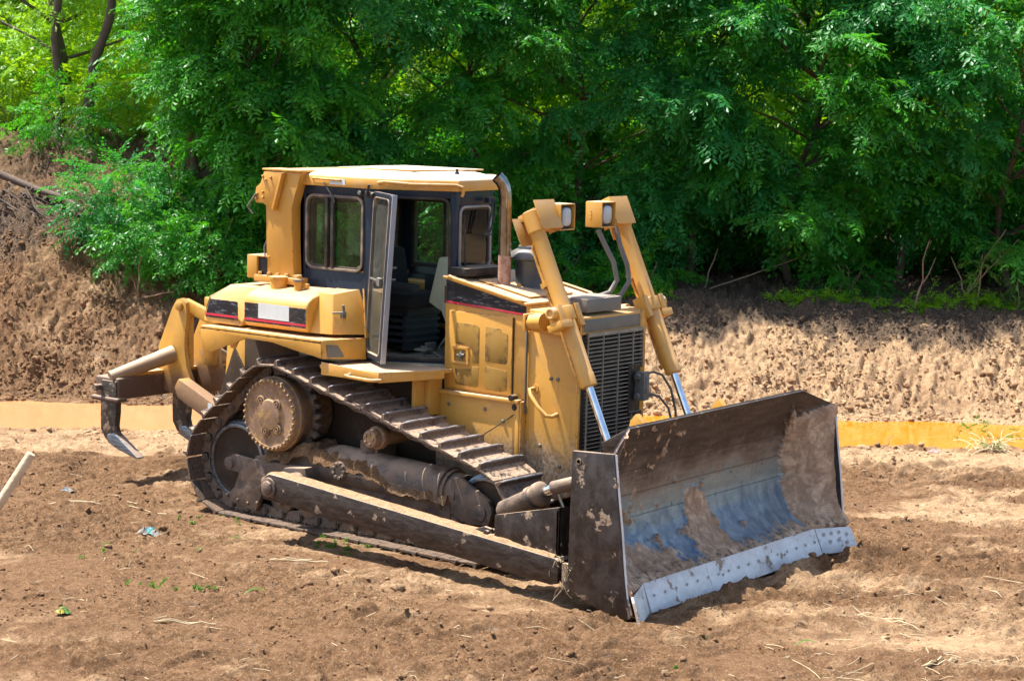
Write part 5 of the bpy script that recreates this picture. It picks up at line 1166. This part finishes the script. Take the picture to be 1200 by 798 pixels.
for k_ in range(17):
    y = -1.18+k_*.148; p = Vector((4.129, y, .112+TILT*y)); MB().lathe([(.012, 0), (.012, .003), (.007, .004), (.006, .001), (.001, .001)], p+Vector((.010, 0, .004)), (.916, 0, .40), 12).build('edge_bolt', 'bolt_head', BL, bevel=0)
m = MB()          # stiffening structure behind the mouldboard
m.xz([(3.64, .16), (3.64, 1.12), (3.70, 1.1), (3.69, .9), (3.68, .5), (3.78, .3), (3.9, .2), (3.9, .12)], -1.57, 1.57); m.xz([(3.62, 1.10), (3.60, 1.2), (3.84, 1.34), (3.86, 1.31), (3.76, 1.1)], -1.18, 1.2)
m.build('blade_back', 'steel_dark', BL, bevel=.008)
for sy in (-1, 1):
    m = MB()
    for o2 in (-.09, .09): m.xz([(3.36, .62), (3.36, .80), (3.45, .86), (3.66, .98), (3.66, .5), (3.45, .58)], sy*.6+o2-.02, sy*.6+o2+.02)
    m.cyl((3.42, sy*.6-.13, .715), (3.42, sy*.6+.13, .715), .04, seg=16)
    m.build('lift_lug', 'steel_mud', BL, bevel=.006)
for y in (-.86, .30): MB().xz([(3.62, 1.12), (3.66, 1.35), (3.71, 1.405), (3.78, 1.34), (3.76, 1.12)], y-.03, y+.03).build('gusset', 'yellow_ripper', BL, bevel=.004)

# ---- push arms and tilt cylinder
def arm(sy):
    m = MB(); ya, yb = sorted((sy*1.60, sy*1.42))
    m.xz([(.30, .42), (.33, .54), (.42, .585), (.60, .575), (3.50, .345), (3.53, .33), (3.53, .155), (3.46, .135), (3.2, .15), (.45, .355), (.36, .36)], ya, yb)
    PA = m.build('push_arm', 'steel_dark', BZ, bevel=.012)
    m = MB(); m.cyl((.42, sy*1.18, .47), (.42, sy*1.615, .47), .085, seg=26); m.lathe([(.06, 0), (.06, .02), (.03, .03)], (.42, sy*1.612, .47), (0, sy, 0), 8); m.xz([(.2, .38), (.25, .57), (.5, .6), (.56, .4)], *sorted((sy*1.15, sy*1.25)))
    m.build('arm_trunnion', 'steel_mud', PA, bevel=.008)
    # soil lying along the top of the arm
    A = np.linspace(.38, 3.48, 220); Bm = np.linspace(min(ya, yb)+.008, max(ya, yb)-.008, 9); AA, BB = np.meshgrid(A, Bm, indexing='ij'); e = 1-np.abs((BB-(ya+yb)/2)/(.082))**4
    topz = np.interp(AA, [.38, .6, 3.5], [.57, .575, .345]); hz = topz-.004+e*(.012+.03*vnoise(AA*9, BB*9+sy, 301, 4, .6)*(.6+.7*sm(AA, 2.3, 2.9)))
    Vv = np.stack([AA, BB, hz], -1).reshape(-1, 3); a = (np.arange(219)[:, None]*9+np.arange(8)[None]).ravel()
    npmesh('arm_soil', Vv, np.stack([a, a+9, a+10, a+1], -1), 'soil', PA, {'dry': ('POINT', np.full(len(Vv), .95)), 'humus_shade': ('POINT', np.zeros(len(Vv))), 'green': ('POINT', np.zeros(len(Vv)))}, True)
    m = MB(); m.xz([(2.865, .37), (2.865, .585), (3.495, .735), (3.495, .30)], *sorted((sy*1.555, sy*1.53))); m.xz([(2.9, .37), (2.9, .5), (3.46, .62), (3.46, .3)], *sorted((sy*1.44, sy*1.42))); m.xz([(3.47, .2), (3.47, .70), (3.495, .73), (3.495, .2)], *sorted((sy*1.555, sy*1.36)))
    m.build('arm_bracket', 'steel_plate', PA, bevel=.004)
    m = MB(); m.xz([(2.52, .37), (2.62, .43), (2.74, .47), (2.81, .46), (2.84, .38)], *sorted((sy*1.53, sy*1.50))); m.cyl((2.78, sy*1.56, .425), (2.78, sy*1.45, .425), .025, seg=12); m.build('arm_lug', 'steel_dark', PA, bevel=.004)
    m = MB(); m.lathe([(.03, -.08), (.075, -.05), (.085, 0), (.075, .05), (.03, .08)], (3.60, sy*1.50, .20), (0, 1, 0), 24); m.box(3.56, 3.66, sy*1.5-.09, sy*1.5-.05, .12, .32); m.box(3.56, 3.66, sy*1.5+.05, sy*1.5+.09, .12, .32); m.cyl((3.5, sy*1.5, .21), (3.6, sy*1.5, .20), .045, seg=16)
    m.build('blade_joint', 'steel_mud', PA, bevel=.004)
    m = MB(); a, b = Vector((2.80, sy*1.36, .585)), Vector((3.24, sy*1.40, .80)); d = (b-a).normalized()
    m.lathe([(.001, -.05), (.05, -.04), (.075, 0), (.075, .30), (.09, .31), (.09, .35), (.075, .355), (.075, .40), (.095, .405), (.095, .46), (.06, .48), (.001, .48)], a, d, 26); TC = m.build('tilt_cylinder', 'steel_mud', BZ, bevel=.003)
    MB().cyl(a+d*.46, a+d*.60, .042, seg=18).build('tilt_rod', 'chrome', TC, bevel=.002)
    m = MB(); e = a+d*.6; m.cyl(e-d*.02, e+Vector((.3, sy*-.03, .10)), .055, .05, seg=16); m.build('tilt_link', 'steel_mud', TC, bevel=.004)
    MB().tube([(3.42, sy*1.40, .52), (3.5, sy*1.42, .42), (3.6, sy*1.45, .36), (3.65, sy*1.45, .38)], .011, 8).build('tilt_hose', 'hose', TC, bevel=0)
    m = MB(); m.tube([a+d*.4+Vector((0, -sy*.04, .05)), a+d*.5+Vector((.02, -sy*.1, .0)), (3.42, sy*1.28, .50), (3.52, sy*1.25, .42), (3.64, sy*1.2, .4)], .013, 8); m.build('tilt_hose', 'hose', TC, bevel=0)
    if sy < 0:
        m = MB()
        for q in range(24):
            c = Vector((3.57, -1.56, .25)); pts = [c+Vector((random.gauss(0, .04), random.uniform(-.05, .0), random.gauss(.02, .06)))]
            for _ in range(3): pts.append(pts[-1]+Vector((random.gauss(0, .03), random.gauss(-.004, .02), random.gauss(-.02, .04))))
            m.tube(pts, .0022, 4, caps=False)
        m.build('grass_tangle', 'straw', PA, bevel=0)
arm(-1); arm(1)

M['grey_brace'] = painted('scuffed_paint', (.24, .15, .075), rough=.4, dust=.6, chips=1., chipcol=(.35, .17, .04), haze=.3)
# ---- ripper
RP = bpy.data.objects.new('ripper', None); COL.objects.link(RP); RP.parent = BZ
m = MB(); m.box(-2.76, -2.42, -.82, .82, .82, 1.03); m.box(-2.80, -2.40, -.85, -.72, .795, .84); m.box(-2.80, -2.40, .72, .85, .795, .84)
MB().ext([(-2.74, -.68, 1.03), (-2.44, -.68, 1.03), (-2.40, .68, 1.03), (-2.74, .68, 1.03)], (0, 0, .035)).build('beam_top', 'yellow', RP, bevel=.012); m.build('ripper_beam', 'beam', RP, bevel=.025, seg=3)
for sy in (-1, 1): MB().cyl((-2.54, sy*.82, 1.03), (-2.30, sy*.22, 1.235), .060, .085, 26).build('beam_brace', 'grey_brace', RP, bevel=0)
for sy in (-1, 1):
    y0, y1 = sorted((sy*.24, sy*.19)); m = MB(); m.xz([(-2.52, .88), (-2.50, 1.30), (-2.30, 1.70), (-2.24, 1.775), (-2.17, 1.79), (-2.11, 1.75), (-2.10, 1.6), (-2.13, 1.35), (-2.10, 1.12), (-2.0, .95), (-2.06, .86), (-2.2, .82)], y0, y1); m.box(-2.28, -2.11, *sorted((sy*.19, sy*.13)), 1.1, 1.66)
    TW = m.build('tower_plate', 'yellow_ripper', RP, bevel=.008)
    m = MB(); m.lathe([(.045, 0), (.045, .03), (.03, .035)], (-2.19, sy*.24, 1.715), (0, sy, 0), 20); m.lathe([(.07, 0), (.07, .07), (.04, .08)], (-2.05, sy*.24, .94), (0, sy, 0), 24); m.build('tower_pin', 'yellow_ripper', RP, bevel=.003)
    m = MB(); m.ext([(-2.22, sy*.10, 1.66), (-2.22, sy*.10, 1.78), (-1.0, sy*.10, 1.45), (-1.0, sy*.10, 1.30)], (0, sy*.07, 0)); m.build('upper_link', 'yellow_ripper', RP, bevel=.012)
    m = MB(); m.ext([(-2.05, sy*.40, .84), (-2.10, sy*.40, .94), (-2.04, sy*.40, 1.03), (-1.0, sy*.40, .62), (-1.0, sy*.40, .42)], (0, -sy*.14, 0)); m.build('lower_link', 'yellow_ripper', RP, bevel=.012)
MB().box(-1.62, -1.56, -.403, -.4005, .74, .84).build('link_sticker', 'white', RP, bevel=0)
for y in (-.80, .0, .80):
    x0 = 0 if y else .14
    m = MB(); m.xz([(x+x0, z) for x, z in [(-2.66, 1.0), (-2.44, 1.0), (-2.44, .70), (-2.46, .56), (-2.44, .50), (-2.36, .42), (-2.40, .36), (-2.50, .375), (-2.60, .43), (-2.665, .52), (-2.67, .66)]], y-.035, y+.035); SH = m.build('ripper_shank', 'shank', RP, bevel=.012)
    m = MB(); t0 = [(-2.56, .475), (-2.46, .50), (-2.36, .44), (-2.12, .30), (-2.13, .285), (-2.40, .345), (-2.55, .40)]; m.xz([(x+x0, z) for x, z in t0], y-.048, y+.048); m.build('ripper_tip', 'steel_blue', SH, bevel=.012)
    m = MB(); m.cyl((-2.66+x0*0, y-.10, .93), (-2.66, y+.1, .93), .03, seg=12); m.lathe([(.035, 0), (.03, .03)], (-2.66, y-.09, .93), (0, -1, 0), 12); m.build('shank_pin', 'steel_mud', RP, bevel=0)
# rear plates of the tractor seen behind the ripper
for sy in (-1, 1):
    MB().xz([(-1.35, .5), (-1.28, 1.45), (-.95, 1.66), (-.8, 1.66), (-.8, .5)], sy*.46-.02, sy*.46+.02).build('rear_bracket', 'yellow_ripper', BZ, bevel=.01)
    MB().xz([(-1.3, .85), (-1.05, 1.45), (-.8, 1.1), (-1.0, .8)], sy*.6-.01, sy*.6+.01).build('rear_gusset', 'case', BZ, bevel=.004)
m.box(-1.2, -.9, -.95, -.5, 1.15, 1.3); m.box(-1.2, -.9, .5, .95, 1.15, 1.3)

# ================================================================== SMALL THINGS ON THE GROUND
m = MB(); b = G(-3.86, 11.0, -.15); tp = Vector((*W(-2.555, 11.0), 1.895)); m.tube([b, b.lerp(tp, .5), tp-(tp-b).normalized()*.01, tp], [.028, .027, .026, .020], 14)
o = m.build('wooden_pole', 'wood', bevel=0); tag(o, 'pale bare wooden pole leaning in at the left edge, close to the camera', 'pole')
m = MB(); c = G(5.35, 22.95, .02)
for k_ in range(60):
    a = random.uniform(0, 6.28); L = random.uniform(.12, .42); p = [c+Vector((random.gauss(0, .08), random.gauss(0, .08), 0))]; d = Vector((math.cos(a)*.8, math.sin(a)*.8, random.uniform(.3, 1)))
    for _ in range(4): p.append(p[-1]+d*L/4); d.z -= .28; d += Vector((random.gauss(0, .15), random.gauss(0, .15), 0))
    m.tube(p, .005, 4, caps=False)
o = m.build('dry_weed', 'straw', bevel=0); tag(o, 'tangled dry weed on the near edge of the ditch water at right', 'dry weed')
P = np.array([list(c+Vector((random.gauss(0, .16), random.gauss(0, .1), random.uniform(.05, .3)))) for _ in range(24)]); crown_mesh('weed_leaves', P, RNG.normal(size=P.shape), RNG.uniform(.15, .25, 24), 'sprout', o, SPR_SMALL)
o2 = stems('dry_twig', 4.15, 23.0, [(.12, .17, 0)], 'short twig sticking up out of the clods before the orange water', 'twig', r=.009)
# litter
def rag(name, s, t, r, h, mats, lb, cat, sd_):
    rr = random.Random(sd_); root = empty(name, G(s, t, 0), lb, cat); 
    for q, mt in enumerate(mats):
        m = MB(); N = 9; vs = []; ox, oy = rr.uniform(-r, r)*.6, rr.uniform(-r, r)*.4
        for i in range(N):
            for j in range(N): vs.append((ox+(i/(N-1)-.5)*r*1.3+rr.gauss(0, .006), oy+(j/(N-1)-.5)*r*.9+rr.gauss(0, .006), .006+h*(math.exp(-((i-4)**2+(j-4)**2)/9))*rr.uniform(.5, 1.1)+rr.uniform(0, .012)))
        fs = [(i*N+j, (i+1)*N+j, (i+1)*N+j+1, i*N+j+1) for i in range(N-1) for j in range(N-1)]
        m.add(vs, fs); m.build('scrap', mt, root, bevel=0, smooth=20)
    return root
M['teal'] = simple('teal_plastic', (.03, .22, .20), .6); M['bluep'] = simple('blue_plastic', (.10, .15, .22), .6); M['greyrag'] = simple('grey_cloth', (.20, .18, .155), .9); M['greenp'] = simple('green_wrapper', (.08, .24, .04), .5); M['yellowp'] = simple('yellow_wrapper', (.40, .33, .06), .5); M['pink'] = simple('pink_plastic', (.5, .22, .20), .6)
rag('rubbish_heap', -3.08, 17.55, .10, .07, ['greyrag', 'bluep', 'greyrag', 'teal'], 'crumpled grey and teal rubbish lying on the soil left of the track', 'rubbish', 4)
rag('rubbish_scrap', -4.15, 19.3, .08, .04, ['greyrag', 'bluep'], 'small blue and grey scrap beside the pale pole', 'rubbish', 5)
rag('sweet_wrapper', -3.23, 14.85, .055, .05, ['greenp', 'yellowp', 'greenp'], 'shiny green and yellow wrapper in the lower left foreground', 'wrapper', 6)
rag('plastic_scrap', 4.75, 22.9, .10, .02, ['pink', 'greyrag'], 'pinkish plastic scrap near the ditch at right', 'rubbish', 7)
def leafblade(s, t, L, a, lb, mt='sprout'):
    m = MB(); b = G(s, t, .012); d = Vector((math.cos(a), math.sin(a), .1)); e = Vector((-math.sin(a), math.cos(a), 0)); vs = []
    for i in range(6): u = i/5; w_ = L*.10*math.sin(PI*min(.98, u+.05)); p = d*L*u+Vector((0, 0, .03*math.sin(u*PI))); vs += [p-e*w_, p+Vector((0, 0, -.004)), p+e*w_]
    fs = [(i*3+j, i*3+j+1, i*3+j+4, i*3+j+3) for i in range(5) for j in range(2)]
    o = m.add(vs, fs).build('fallen_leaf', mt, bevel=0); o.location = b; at = o.data.attributes.new('rnd', 'FLOAT', 'FACE'); tag(o, lb, 'leaf', 'single green leaves lying on the soil'); return o
ra = math.atan2(SR[1], SR[0])
leafblade(-2.0, 15.55, .17, ra+.4, 'long pale green leaf on bare soil below the push arm')
leafblade(-2.6, 17.05, .09, ra+.9, 'short bright green leaf near the grey and teal rubbish')
leafblade(-2.35, 17.35, .11, ra-.3, 'bright green leaf beside the rear of the track')
leafblade(2.05, 14.4, .16, ra+.05, 'thin green blade lying in front of the near blade corner')
for lb, s, t, L, a in (('long pale dry stalk lying behind the rear of the track at left', -4.2, 18.75, 1.15, -.12), ('forked dry stalk on the soil under the rear roller frame', -1.95, 16.8, .5, -.1), ('pale stalk in the lower right corner of the photo', 2.85, 13.9, .6, .35), ('broken pale stalk on the soil in front of the blade', 2.6, 15.3, .55, -.5), ('bundle of pale stalks in the lower left foreground', -2.55, 14.75, .45, .1)):
    x, y = W(s, t); m = MB()
    for q in range(2):
        aa = ra+a+q*.16; m.tube([(x+math.cos(aa+.1*math.sin(u*5))*L*u, y+math.sin(aa+.1*math.sin(u*5))*L*u, gxy(x+math.cos(aa)*L*u, y+math.sin(aa)*L*u)+.012+.01*math.sin(u*9)) for u in [i/9*(1-.3*q) for i in range(10)]], .0045, 5)
    tag(m.build('dry_stalk', 'straw', bevel=0), lb, 'stalk', 'larger dry stalks lying on the soil')
for lb, s, t, r in (('brown clod sitting on the ditch edge before the orange water, left of the weed', 3.95, 22.95, .07), ('pale stone beside the track shoes under the push arm', -.85, 15.85, .05), ('large clod of soil at the foot of the left bank by the ripper', -3.75, 25.7, .16)):
    bm = bmesh.new(); bmesh.ops.create_icosphere(bm, subdivisions=3, radius=r)
    for v in bm.verts: v.co *= 1+.22*math.sin(v.co.x*31/r*.1+s)+.12*math.sin(v.co.y*57/r*.1+t)+random.uniform(-.02, .02); v.co.z *= .62
    me = bpy.data.meshes.new('stone'); bm.to_mesh(me); bm.free(); me.materials.append(M['soil']); o = bpy.data.objects.new('stone', me); COL.objects.link(o); o.location = G(s, t, r*.25)
    for nme, vv in (('dry', 1.0), ('humus_shade', 0.), ('green', 0.)): at = me.attributes.new(nme, 'FLOAT', 'POINT'); at.data.foreach_set('value', np.full(len(me.vertices), vv, np.float32))
    for p in me.polygons: p.use_smooth = True
    tag(o, lb, 'stone', 'stones and big clods')
